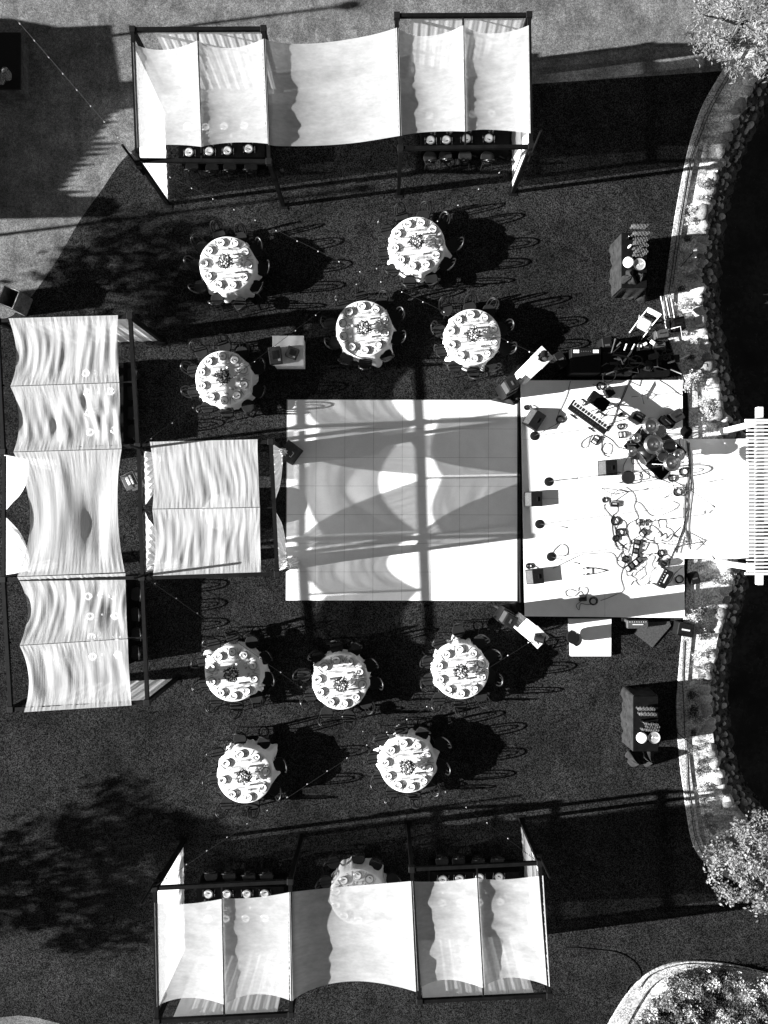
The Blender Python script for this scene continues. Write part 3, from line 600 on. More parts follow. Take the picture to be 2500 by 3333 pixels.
def long_table(c4, tn, rowA, rowB, axis, seed):
    # c4: x0,y0,x1,y1 pixels of the top; rowA/rowB: plate pixel centres of the two sides
    x0, y0, x1, y1 = c4; a, q = P(x0, y0, ZT), P(x1, y1, ZT); c = (a+q)/2; rg = random.Random(seed); w, h = abs(q.x-a.x), abs(a.y-q.y)
    t = thing('long_table', 'long black clothed dining table, the '+tn, 'table', (c.x, c.y, 0), 0, 'long dining tables')
    MB().box((0, 0, ZT-.012), (w, h, .024), bev=.006).build('tabletop', 'cloth', t)
    b = MB(); n = 160
    def fn(u, v):
        per = 2*(w+h); d = u*per
        if d < w: p = (-w/2+d, -h/2); nn = (0, -1)
        elif d < w+h: p = (w/2, -h/2+d-w); nn = (1, 0)
        elif d < 2*w+h: p = (w/2-(d-w-h), h/2); nn = (0, 1)
        else: p = (-w/2, h/2-(d-2*w-h)); nn = (-1, 0)
        k = .012+v*(.03+.025*math.sin(d*14+seed)); return Vector((p[0]+nn[0]*k, p[1]+nn[1]*k, ZT-.012-(ZT-.04)*v))
    b.grid(fn, n, 4).build('cloth_skirt', 'cloth', t, True)
    for row, sd_ in ((rowA, 1), (rowB, -1)):
        for k, (px, py) in enumerate(row):
            p = P(px, py, ZT)
            if axis == 'x': ang = PI/2 if sd_ > 0 else -PI/2; side = 'upper' if sd_ > 0 else 'lower'; ords = ORD[k]+' from left, %s side of %s' % (side, tn)
            else: ang = 0 if sd_ > 0 else PI; side = 'right' if sd_ > 0 else 'left'; ords = ORD[k]+' from top, %s side of %s' % (side, tn)
            setting(p, ang, ords, rg, 0)
            u = Vector((math.cos(ang), math.sin(ang), 0)); half = (h if axis == 'x' else w)/2
            g0 = Vector((p.x, p.y, 0)); e = (u.dot(Vector((c.x, c.y, 0)))+half) - u.dot(g0)
            CH.place(g0+u*(e+rg.uniform(.12, .2)), ang+PI/2+R(rg.uniform(-7, 7)), 'black bentwood chair '+ords, 'black bentwood chairs')
    L = (w if axis == 'x' else h)
    for k in range(4):
        f = -.36+.24*k; p = Vector((c.x+(f*w if axis == 'x' else .0), c.y+(f*h if axis == 'y' else .0), ZT))
        if k in (1, 3): FLOW.place(p, rg.uniform(0, 6), '%s flower centrepiece along the middle of the %s' % (ORD[k//2], tn), 'flower centrepieces', (.7, .7, .8))
        else:
            CAND.place(p, 0, '%s white candle along the middle of the %s' % (ORD[k//2], tn), 'pillar candles')
long_table((582, 385, 862, 512), 'top left long table', [(612, 413), (672, 415), (732, 413), (797, 410)], [(617, 497), (683, 494), (742, 492), (811, 486)], 'x', 1)
long_table((1374, 348, 1660, 476), 'top right long table', [(1398, 378), (1462, 377), (1536, 375), (1600, 371)], [(1402, 458), (1453, 457), (1518, 453), (1591, 452)], 'x', 2)
long_table((642, 2886, 925, 3012), 'bottom left long table', [(680, 2908), (740, 2908), (805, 2908), (863, 2907)], [(680, 2987), (738, 2988), (802, 2987), (864, 2986)], 'x', 3)
long_table((1400, 2838, 1690, 2962), 'bottom right long table', [(1442, 2861), (1496, 2859), (1561, 2855), (1624, 2853)], [(1440, 2937), (1498, 2937), (1562, 2935), (1628, 2932)], 'x', 4)
long_table((250, 1182, 402, 1440), 'upper lounge table', [(362, 1212), (365, 1274), (370, 1340), (376, 1400)], [(284, 1215), (288, 1278), (293, 1343), (298, 1407)], 'y', 5)
long_table((262, 1896, 414, 2166), 'lower lounge table', [(370, 1938), (378, 2004), (384, 2070), (388, 2130)], [(292, 1940), (298, 2005), (302, 2072), (306, 2136)], 'y', 6)
# cake table under the small canopy
c = P(722, 1668, .76); t = thing('cake_table', 'round white table dimly seen under the small canopy', 'table', (c.x, c.y, 0))
b = MB(); tablecloth(b, .55, 77, .756); b.build('cloth', 'linen', t, True); MB().lathe([(.54, .72), (.545, .73), (.545, .748), (.01, .75)], 40).build('tabletop', 'wood', t); MB().lathe([(.3, 0), (.3, .03), (.05, .06), (.05, .72)], 16).build('pedestal', 'black', t)

# ------------------------------------------------------------------ string lights
def string(label, pts, nb, sag=.25):
    p0 = Vector(pts[0]); t = thing('string_lights', label, 'string lights', (p0.x, p0.y, 0), 0, 'bulb strings'); o = Vector((p0.x, p0.y, 0)); path = []
    for a, q in zip(pts[:-1], pts[1:]):
        a, q = Vector(a), Vector(q)
        for i in range(24): u = i/24; v = a.lerp(q, u); v.z -= sag*4*u*(1-u); path.append(v-o)
    path.append(Vector(pts[-1])-o); MB().tube(path, .006, 4).build('cable', 'plastic', t)
    for k in range(nb):
        f = (k+.5)/nb*(len(path)-1); i = int(f); v = path[i].lerp(path[min(i+1, len(path)-1)], f-i); v = v + Vector((0, 0, -.0))
        bb = MB().lathe([(.008, 0), (.01, -.03), (.017, -.045), (.02, -.06), (.014, -.078), (.003, -.085)], 8, v); bb.build('bulb', 'bulb', t, True)
string('string of bulbs crossing the dark yard corner, top left', [P(-60, -70, 3.6), P(447, 520, 3.0)], 11, .1)
string('string of bulbs from top left canopy to upper tower', [P(447, 520, 3.0), P(1760, 1160, 3.1)], 19, .25)
string('string of bulbs from top right canopy to the lounge', [P(1728, 478, 3.0), P(456, 1452, 3.0)], 19, .25)
string('string of bulbs from the lounge to bottom right canopy', [P(468, 1876, 3.0), P(1758, 2810, 3.0)], 19, .25)
string('string of bulbs from bottom left canopy to lower tower', [P(505, 2885, 3.0), P(1755, 2072, 3.1)], 19, .25)

# ------------------------------------------------------------------ light towers, loudspeakers
def tower(label, px, py, rz, lab2, lab3, spk, srz):
    g0 = P(px, py); z = 3.0; t = thing('light_tower', label, 'light tower', g0, rz, 'white light towers')
    def fn(u, v):
        a = 2*PI*u; r = .2*(1+.05*math.sin(17*a)*(1-v)); x, y = math.cos(a), math.sin(a); k = max(abs(x), abs(y)); k2 = k**.8
        return Vector((r*x/k2*(1.15-.05*v), r*y/k2*(1.15-.05*v), z*v))
    MB().grid(fn, 64, 10).build('sleeve', 'linen', t); MB().box((0, 0, z), (.46, .46, .03), bev=.01).build('top_plate', 'linen', t); MB().box((0, 0, .012), (.7, .7, .024)).build('base_plate', 'black', t)
    tp = g0+Vector((0, 0, z+.015)); s = thing('spotlight', lab2, 'spotlight', tp, rz+.6, 'tower spotlights')
    MB().box((0, 0, .04), (.2, .2, .08), bev=.01).build('base', 'plastic', s); b = MB().tube([(-.13, 0, .08), (-.13, 0, .26)], .018, 6).tube([(.13, 0, .08), (.13, 0, .26)], .018, 6).tube([(-.13, 0, .08), (.13, 0, .08)], .018, 6); b.build('yoke', 'plastic', s)
    mt = Matrix.Rotation(1.1, 3, 'X'); MB().lathe([(.06, -.14), (.1, -.1), (.105, .12), (.12, .14), (.1, .14), (.08, .1)], 16, (0, 0, .26), mt).build('lamp_head', 'plastic', s); lh = s.children[-1] if False else [o for o in bpy.data.objects if o.parent == s and o.name.startswith('lamp_head')][-1]; MB().lathe([(.08, .1), (.06, .115), (.005, .12)], 14, (0, 0, .26), mt).build('lens', 'glass', lh)
    q = P(*spk); s = thing('loudspeaker', lab3, 'loudspeaker', q, srz, 'tower loudspeakers')
    MB().box((0, 0, .45), (.46, .42, .9), bev=.02).build('subwoofer', 'plastic', s); MB().box((0, 0, 1.25), (.38, .36, .66), bev=.03).build('cabinet', 'plastic', s); MB().tube([(0, 0, .9), (0, 0, 1.0)], .025, 8).build('pole', 'black', s)
    MB().box((0, -.188, 1.25), (.33, .012, .58)).build('grille', 'grey', s); MB().box((0, 0, 1.59), (.14, .05, .02)).build('handle', 'grey', s)
tower('white sleeved light tower at the upper left stage corner', 1698, 1228, R(-45), 'black spotlight on top of the upper light tower', 'black loudspeaker beside the upper light tower', (1640, 1275), R(-60))
tower('white sleeved light tower at the lower left stage corner', 1686, 2022, R(45), 'black spotlight on top of the lower light tower', 'black loudspeaker beside the lower light tower', (1634, 1998), R(-120))
for lab, pts in (('black cloth heaped at the upper right dance floor corner', [(1596, 1304), (1690, 1254), (1700, 1300), (1672, 1320)]), ('black cloth heaped at the lower right dance floor corner', [(1605, 1972), (1690, 1955), (1700, 1990), (1660, 2010)])):
    c = sum((P(x, y) for x, y in pts), Vector())/4; a = [P(x, y)-c for x, y in pts]; rg = random.Random(2)
    def fn(u, v):
        p = a[0].lerp(a[1], u).lerp(a[3].lerp(a[2], u), v); e = min(u, 1-u, v, 1-v); p.z = .035+min(.12, e*.5)*(1+.6*math.sin(17*u+5*v)) ; return p
    tag(MB().grid(fn, 26, 16).build('black_cloth', 'greycloth', None, True, c), lab, 'cloth', 'cloths at the stage corners')
# cable channel between dance floor and stage
b = MB(); pts = [P(1690, 1290, .05), P(1690, 1420, .05), P(1692, 1560, .05), P(1691, 1700, .05), P(1693, 1830, .05), P(1695, 1965, .05)]
for k in range(7): b.tube(smoothline([p+Vector((random.uniform(-.035, .035), 0, random.uniform(-.02, .03))) for p in pts]), .017, 5)
tag(b.build('cable_bundle', 'plastic'), 'thick black cable bundle taped between dance floor and stage', 'cables')

# ------------------------------------------------------------------ stage equipment
def at(px, py): return P(px, py, ZS)
def wedge(label, px, py, rz, w=.52, d=.46, h=.24):
    t = thing('floor_monitor', label, 'monitor speaker', at(px, py), rz, 'wedge monitors')          # local -X is the low front
    b = MB(); x = d/2; y = w/2
    b.prism([(0, 0), (1, 0), (1, 1)], 0, .001) if False else None
    prof = [(-x, .0), (-x, .07), (-x*.3, h), (x, h*.92), (x, 0)]; n = 5; vs = [(p[0], -y, p[1]) for p in prof]+[(p[0], y, p[1]) for p in prof]
    b.add(vs, [(0, 1, 2, 3, 4)[::-1] if False else (0, 1, 2, 3, 4), (9, 8, 7, 6, 5)] + [(i, i+5, (i+1) % 5+5, (i+1) % 5) for i in range(5)]); b.build('cabinet', 'plastic', t)
    a = Vector((-x*.97, 0, .085)); q = Vector((-x*.33, 0, h-.005)); d2 = (q-a); nn = Vector((-d2.z, 0, d2.x)).normalized()*.008
    MB().add([a+Vector((0, s*(y-.03), 0))+k for k in (nn*.2, nn) for s in (-1, 1)]+[q+Vector((0, s*(y-.03), 0))+k for k in (nn*.2, nn) for s in (-1, 1)], [(2, 3, 7, 6), (0, 4, 5, 1), (0, 2, 6, 4), (1, 5, 7, 3), (0, 1, 3, 2), (4, 6, 7, 5)]).build('grille', 'grey', t)
    MB().box((x*.4, 0, h*.96+.012), (.03, .14, .02)).build('handle', 'black', t); return t
wedge('black wedge monitor turned askew at the upper stage front', 1736, 1367, R(-33), .56, .5, .27)
wedge('black wedge monitor at the stage front beside upper middle stands', 1734, 1625, R(1), .46, .52, .22)
wedge('black wedge monitor beside the bentwood chair on stage', 1974, 1524, R(2), .48, .54, .24)
wedge('black wedge monitor at the lower stage front under cables', 1738, 1875, R(6), .46, .52, .24)
def mic(label, px, py, bz, hgt=1.45, boom=.35, baser=.145):
    t = thing('microphone_stand', label, 'microphone stand', at(px, py), bz, 'microphone stands')
    MB().lathe([(baser, 0), (baser, .012), (baser*.7, .025), (.02, .035)], 24).build('base', 'plastic', t); MB().tube([(0, 0, .03), (0, 0, hgt)], .012, 8).build('pole', 'black', t)
    MB().tube([(-.06, 0, hgt-.03), (boom, 0, hgt+.06)], .009, 6).build('boom', 'black', t); MB().tube([(boom, 0, hgt+.06), (boom+.12, 0, hgt+.075), (boom+.17, 0, hgt+.08)], [.014, .018, .027], 8).build('microphone', 'plastic', t); return t
mic('round based microphone stand beside the askew monitor', 1740, 1419, R(30))
mic('round based microphone stand near the stage front, upper middle', 1786, 1568, R(5))
mic('round based microphone stand near the stage front, lower middle', 1756, 1706, R(-8))
mic('round based microphone stand with looped cable above lower monitor', 1794, 1812, R(-12))
def tripod(label, px, py, rz, boom):
    t = thing('tripod_stand', label, 'microphone stand', at(px, py), rz, 'tripod stands')
    for k in range(3): a = k*2*PI/3; MB().tube([(0, 0, .22), (.34*math.cos(a), .34*math.sin(a), .012)], .012, 6).build('leg', 'black', t)
    MB().tube([(0, 0, .15), (0, 0, 1.3)], .012, 6).build('pole', 'black', t); MB().tube([(-.25, .05, 1.22), (.1, 0, 1.3), (boom, -.15, 1.5)], .01, 6).build('boom', 'black', t); MB().tube([(boom, -.15, 1.5), (boom+.12, -.18, 1.5)], [.016, .026], 8).build('microphone', 'plastic', t)
tripod('black tripod boom stand beside the small mixer on stage', 1985, 1608, R(25), .55)
tripod('black tripod boom stand at the drum rug corner', 2190, 1600, R(-25), .7)
tripod('black tripod stand at the right stage edge by bridge', 2236, 1768, R(-40), .3)
# keyboard, stand, bench
kz = ZS+.78; kc = P(1916, 1358, kz); kr = -math.atan2(84, 117); t = thing('keyboard', 'long stage keyboard with white keys set diagonally', 'keyboard', kc, kr)
kb = MB().box((0, 0, .04), (1.38, .34, .09), bev=.015).build('case', 'plastic', t); b = MB()
for i in range(44): b.box((-.62+i*1.24/43, .075, .092), (.0255, .15, .014))
b.build('white_keys', 'key', kb); b = MB()
for i in range(43):
    if i % 7 in (2, 6): continue
    b.box((-.606+i*1.24/43, .05, .107), (.014, .095, .014))
b.build('black_keys', 'black', kb); b = MB()
for i in range(10): b.box((-.5+i*.1, -.09, .09), (.03, .018, .008))
b.build('buttons', 'grey', t)
g0 = at(1912, 1352); t = thing('keyboard_stand', 'black folding stand under the diagonal keyboard', 'stand', g0, kr)
for x in (-.35, .35):
    b = MB(); b.tube([(x, -.28, .02), (x, .28, .77)], .016, 6).tube([(x, .28, .02), (x, -.28, .77)], .016, 6).tube([(x-.12, -.3, .015), (x+.12, -.3, .015)], .016, 6).tube([(x-.12, .3, .015), (x+.12, .3, .015)], .016, 6); b.build('leg_pair', 'black', t)
MB().tube([(-.35, 0, .4), (.35, 0, .4)], .014, 6).build('crossbar', 'black', t)
bz = ZS+.48; c = P(1950, 1305, bz); t = thing('piano_bench', 'black padded bench behind the keyboard', 'bench', (c.x, c.y, ZS), kr)
MB().box((0, 0, .45), (.66, .4, .08), bev=.04).build('pad', 'cloth', t)
for x in (-.22, .22):
    MB().tube([(x, -.2, .02), (x, .16, .41)], .018, 6).tube([(x, .2, .02), (x, -.16, .41)], .018, 6).tube([(x-.02, -.26, .02), (x+.02, -.14, .02)], .02, 6).build('leg_pair', 'black', t)
# drum kit
rc = at(2132, 1462); rr = -R(42); b = MB().box((0, 0, .006), (1.62, 1.2, .012)); tag(b.build('drum_rug', 'cloth', None, False, rc), 'black rug under the drum kit', 'rug').rotation_euler = (0, 0, rr)
def cym(label, px, py, z, r, tilt, az):
    p = P(px, py, ZS+z); t = thing('cymbal', label, 'cymbal', (p.x, p.y, ZS), az, 'cymbals of the drum kit'); mt = Matrix.Rotation(tilt, 3, 'X')
    MB().lathe([(r, -.012), (r*.6, .0), (r*.22, .012), (r*.18, .03), (.012, .042), (.01, .036), (r*.2, .004), (r, -.015)], 40, (0, 0, z), mt).build('disc', 'brass', t, True)
    MB().tube([(0, 0, .2), (0, 0, z+.07)], .011, 6).build('stand', 'chrome', t)
    for k in range(3): a = k*2.1; MB().tube([(0, 0, .28), (.25*math.cos(a), .25*math.sin(a), .012)], .009, 5).build('leg', 'chrome', t)
cym('topmost cymbal of the drum kit, bright and worn', 2119, 1386, 1.05, .25, .12, .4); cym('largest cymbal, in the middle of the drum kit', 2128, 1446, 1.0, .30, .08, 2); cym('small cymbal at the right of the drum kit', 2211, 1481, .95, .19, .15, 1); cym('lowest cymbal near the drum rug tip', 2188, 1507, 1.0, .26, .1, 3)
def drum(label, px, py, z0, z1, r, tilt=0, az=0, name='tom_drum', shell='black', head='plastic', axis=None):
    p = P(px, py, ZS+z1); t = thing(name, label, 'drum', (p.x, p.y, ZS), az, 'drums of the kit'); h = z1-z0; mt = Matrix.Rotation(tilt, 3, 'X'); c = (0, 0, (z0+z1)/2)
    sh = MB().lathe([(r*.97, -h/2), (r, -h/2), (r, h/2), (r*.97, h/2)], 28, c, mt).build('shell', shell, t, True); MB().lathe([(r*.96, h/2-.01), (r*.95, h/2-.004), (.002, h/2-.004)], 28, c, mt).build('drumhead', head, sh)
    for s in (-1, 1):
        pts = [Vector(c)+mt @ Vector(((r+.008)*math.cos(a), (r+.008)*math.sin(a), s*h/2)) for a in [2*PI*i/28 for i in range(28)]]; MB().tube(pts, .011, 6, True).build('hoop', 'chrome', sh)
    for k in range(3):
        a = k*2.1+.4; MB().tube([Vector(c)+Vector((r*.9*math.cos(a), r*.9*math.sin(a), -h*.2)), (r*1.02*math.cos(a), r*1.02*math.sin(a), .012)], .009, 5).build('leg', 'chrome', t)
drum('bass drum lying on its side at the front of the kit', 2108, 1475, .03, .45, .27, PI/2, R(-52), 'bass_drum', 'black', 'grey')
drum('tom drum in the middle of the kit', 2163, 1482, .62, .86, .155, .35, R(-40)); drum('floor tom with dark head right of the middle cymbal', 2180, 1453, .22, .62, .20); drum('snare drum partly under the topmost cymbal', 2151, 1404, .5, .64, .18, .1, 1, 'snare_drum', 'chrome', 'plastic')
cym('pair of small hi hat cymbals left of the bass drum', 2058, 1468, .8, .16, .05, 2); cym('small dark cymbal over the snare drum edge', 2075, 1425, .9, .15, .3, 1)
t = thing('drum_rack', 'chrome rack of clamps and pedals at the left of the drum kit', 'rack', at(2066, 1446), R(20)); rg = random.Random(8)
for i in range(9): a = Vector((rg.uniform(-.3, .3), rg.uniform(-.4, .4), rg.uniform(.02, .2))); q = a+Vector((rg.uniform(-.3, .3), rg.uniform(-.3, .3), rg.uniform(.1, .7))); MB().tube([a, (a+q)/2, q], .013, 6).build('arm', 'black' if i % 3 else 'chrome', t)
for i in range(5): MB().box((rg.uniform(-.3, .3), rg.uniform(-.4, .4), .06), (.12, .26, .1), rg.uniform(0, 3), bev=.02).build('pedal', 'plastic', t)
def stool(label, px, py, r, h):
    t = thing('drum_stool', label, 'stool', at(px, py)); MB().lathe([(r*.9, h-.08), (r, h-.06), (r, h-.02), (r*.9, h), (.01, h+.004)], 24).build('seat', 'cloth', t, True); MB().tube([(0, 0, .1), (0, 0, h-.08)], .02, 8).build('column', 'chrome', t)
    for k in range(3): a = k*2.1; MB().tube([(0, 0, .22), (.24*math.cos(a), .24*math.sin(a), .012)], .012, 6).build('leg', 'chrome', t)
stool('round black drum stool at the corner of stage and bridge', 2214, 1410, .18, .5)
CH.place(at(2030, 1556), R(90)+R(-3), 'black bentwood chair standing alone on the stage', 'black bentwood chairs')
def cube(name, label, cat, px, py, rz, d, m='plastic', m2='grey', z0=ZS, group=None, knobs=0):
    p = P(px, py, z0); t = thing(name, label, cat, p, rz, group); MB().box((0, 0, d[2]/2), d, bev=min(.02, d[2]*.2)).build('body', m, t)
    MB().box((0, 0, d[2]+.008), (d[0]*.5, d[1]*.12, .016)).build('handle', m2, t)
    if knobs:
        b = MB()
        for i in range(knobs): b.lathe([(.012, d[2]), (.011, d[2]+.02), (.003, d[2]+.021)], 8, (-d[0]*.38+i*d[0]*.76/max(1, knobs-1), d[1]*.32, 0))
        b.build('knobs', m2, t)
    return t
cube('instrument_amplifier', 'square black amplifier above the drum kit', 'amplifier', 2066, 1362, R(-30), (.34, .3, .42), knobs=5, group='stage amplifiers')
cube('guitar_amplifier', 'tilted amplifier with pale front at the lower right stage', 'amplifier', 2150, 1880, R(62), (.58, .3, .42), 'plastic', 'pale', knobs=6, group='stage amplifiers')
MBp = MB().box((0, -.155, .2), (.5, .012, .34)); q = thing('speaker_cabinet', 'pale fronted speaker cabinet leaning on the tilted amplifier', 'speaker', at(2136, 1872), R(62)); MB().box((0, -.02, .17), (.5, .12, .34), bev=.01).build('cabinet', 'pale', q); MB().box((0, -.085, .17), (.44, .01, .28)).build('grille', 'white', q)
cube('equipment_bag', 'soft black equipment bag at the upper right stage edge', 'bag', 2195, 1357, R(30), (.4, .36, .26), 'greycloth', 'black')
cube('gear_case', 'dark case behind the topmost cymbal', 'case', 2163, 1376, R(-40), (.46, .2, .3), 'cloth', 'grey')
cube('small_mixer', 'small black mixer with knobs beside the tripod stand', 'mixer', 1999, 1640, R(-2), (.26, .2, .07), 'plastic', 'pale', knobs=6)
cube('di_box', 'small grey and black box with cables at lower stage', 'box', 1896, 1946, R(2), (.24, .2, .07), 'grey', 'black', knobs=4)
cube('small_amplifier', 'small black box beside the tilted amplifier', 'amplifier', 2152, 1834, R(-30), (.2, .17, .22), 'plastic', 'grey')
cube('floor_box', 'small black stage box under the keyboard end', 'box', 2018, 1350, R(35), (.16, .1, .06), 'plastic', 'grey')
cube('percussion_drum', 'ribbed black drum shaped bag behind the bench', 'bag', 1978, 1279, R(35), (.24, .3, .26), 'greycloth', 'black')
def pedals(label, px, py, rz, n, L):
    t = thing('pedal_board', label, 'pedal board', at(px, py), rz, 'effects pedal boards'); MB().box((0, 0, .02), (L, .22, .04), bev=.01).build('board', 'plastic', t)
    for i in range(n):
        x = -L/2+.06+i*(L-.12)/(n-1); b = MB().box((x, 0, .06), (L/n*.62, .13, .045), bev=.008).lathe([(.012, .08), (.012, .095), (.003, .096)], 8, (x, -.03, 0)); b.build('pedal', 'grey' if i % 2 else 'pale', t)
pedals('pedal board standing upright in the cable tangle', 2070, 1785, R(80), 4, .55); pedals('pedal board set diagonally below the cable tangle', 2062, 1836, R(38), 4, .6)
pedals('short pedal board beside the keyboard foot', 1938, 1432, R(60), 3, .28); pedals('small pedal board at the middle of cable tangle', 2092, 1735, R(45), 2, .22); pedals('small pedal board under the drum kit edge', 2025, 1415, R(5), 3, .24)
def mstand(label, px, py, rz):
    t = thing('music_stand', label, 'music stand', at(px, py), rz, 'music stands')
    for k in range(3): a = k*2.1; MB().tube([(0, 0, .2), (.26*math.cos(a), .26*math.sin(a), .012)], .01, 5).build('leg', 'black', t)
    MB().tube([(0, 0, .12), (0, 0, 1.05)], .012, 6).build('pole', 'black', t); MB().box((0, .05, 1.15), (.5, .02, .34), mtx=Matrix.Rotation(R(-28), 3, 'X')).build('desk', 'black', t)
mstand('black music stand near the upper stage edge', 2082, 1292, R(60)); mstand('black music stand among the lower stage cables', 2180, 1770, R(75))
t = thing('guitar_stand', 'folded A shaped guitar stand lying on the lower stage', 'guitar stand', at(1935, 1858), R(2)); b = MB().tube([(.42, 0, .02), (0, .09, .02), (-.3, .11, .03)], .014, 6); b.build('leg', 'black', t); MB().tube([(.42, 0, .02), (0, -.09, .02), (-.3, -.12, .03)], .014, 6).build('leg', 'black', t); MB().tube([(-.12, .1, .03), (-.12, -.1, .03)], .014, 6).build('crossbar', 'black', t); MB().tube([(-.3, .06, .04), (-.38, .11, .06)], .018, 6).tube([(-.3, -.07, .04), (-.38, -.12, .06)], .018, 6).build('padded_ends', 'plastic', t)
t = thing('guitar_rack', 'small black multi hook guitar rack near stage middle', 'guitar stand', at(2092, 1700), 0)
MB().tube([(-.1, .1, .02), (-.1, -.12, .02)], .02, 6).build('foot', 'black', t); MB().tube([(.1, .1, .02), (.1, -.12, .02)], .02, 6).build('foot', 'black', t); MB().tube([(0, 0, .02), (0, 0, .7)], .014, 6).build('pole', 'black', t); MB().tube([(-.1, 0, .04), (.1, 0, .04)], .016, 6).build('crossbar', 'black', t); MB().tube([(-.04, .12, .72), (.02, .03, .7), (.1, .04, .72), (.14, .12, .74)], .014, 6).build('yoke', 'black', t)
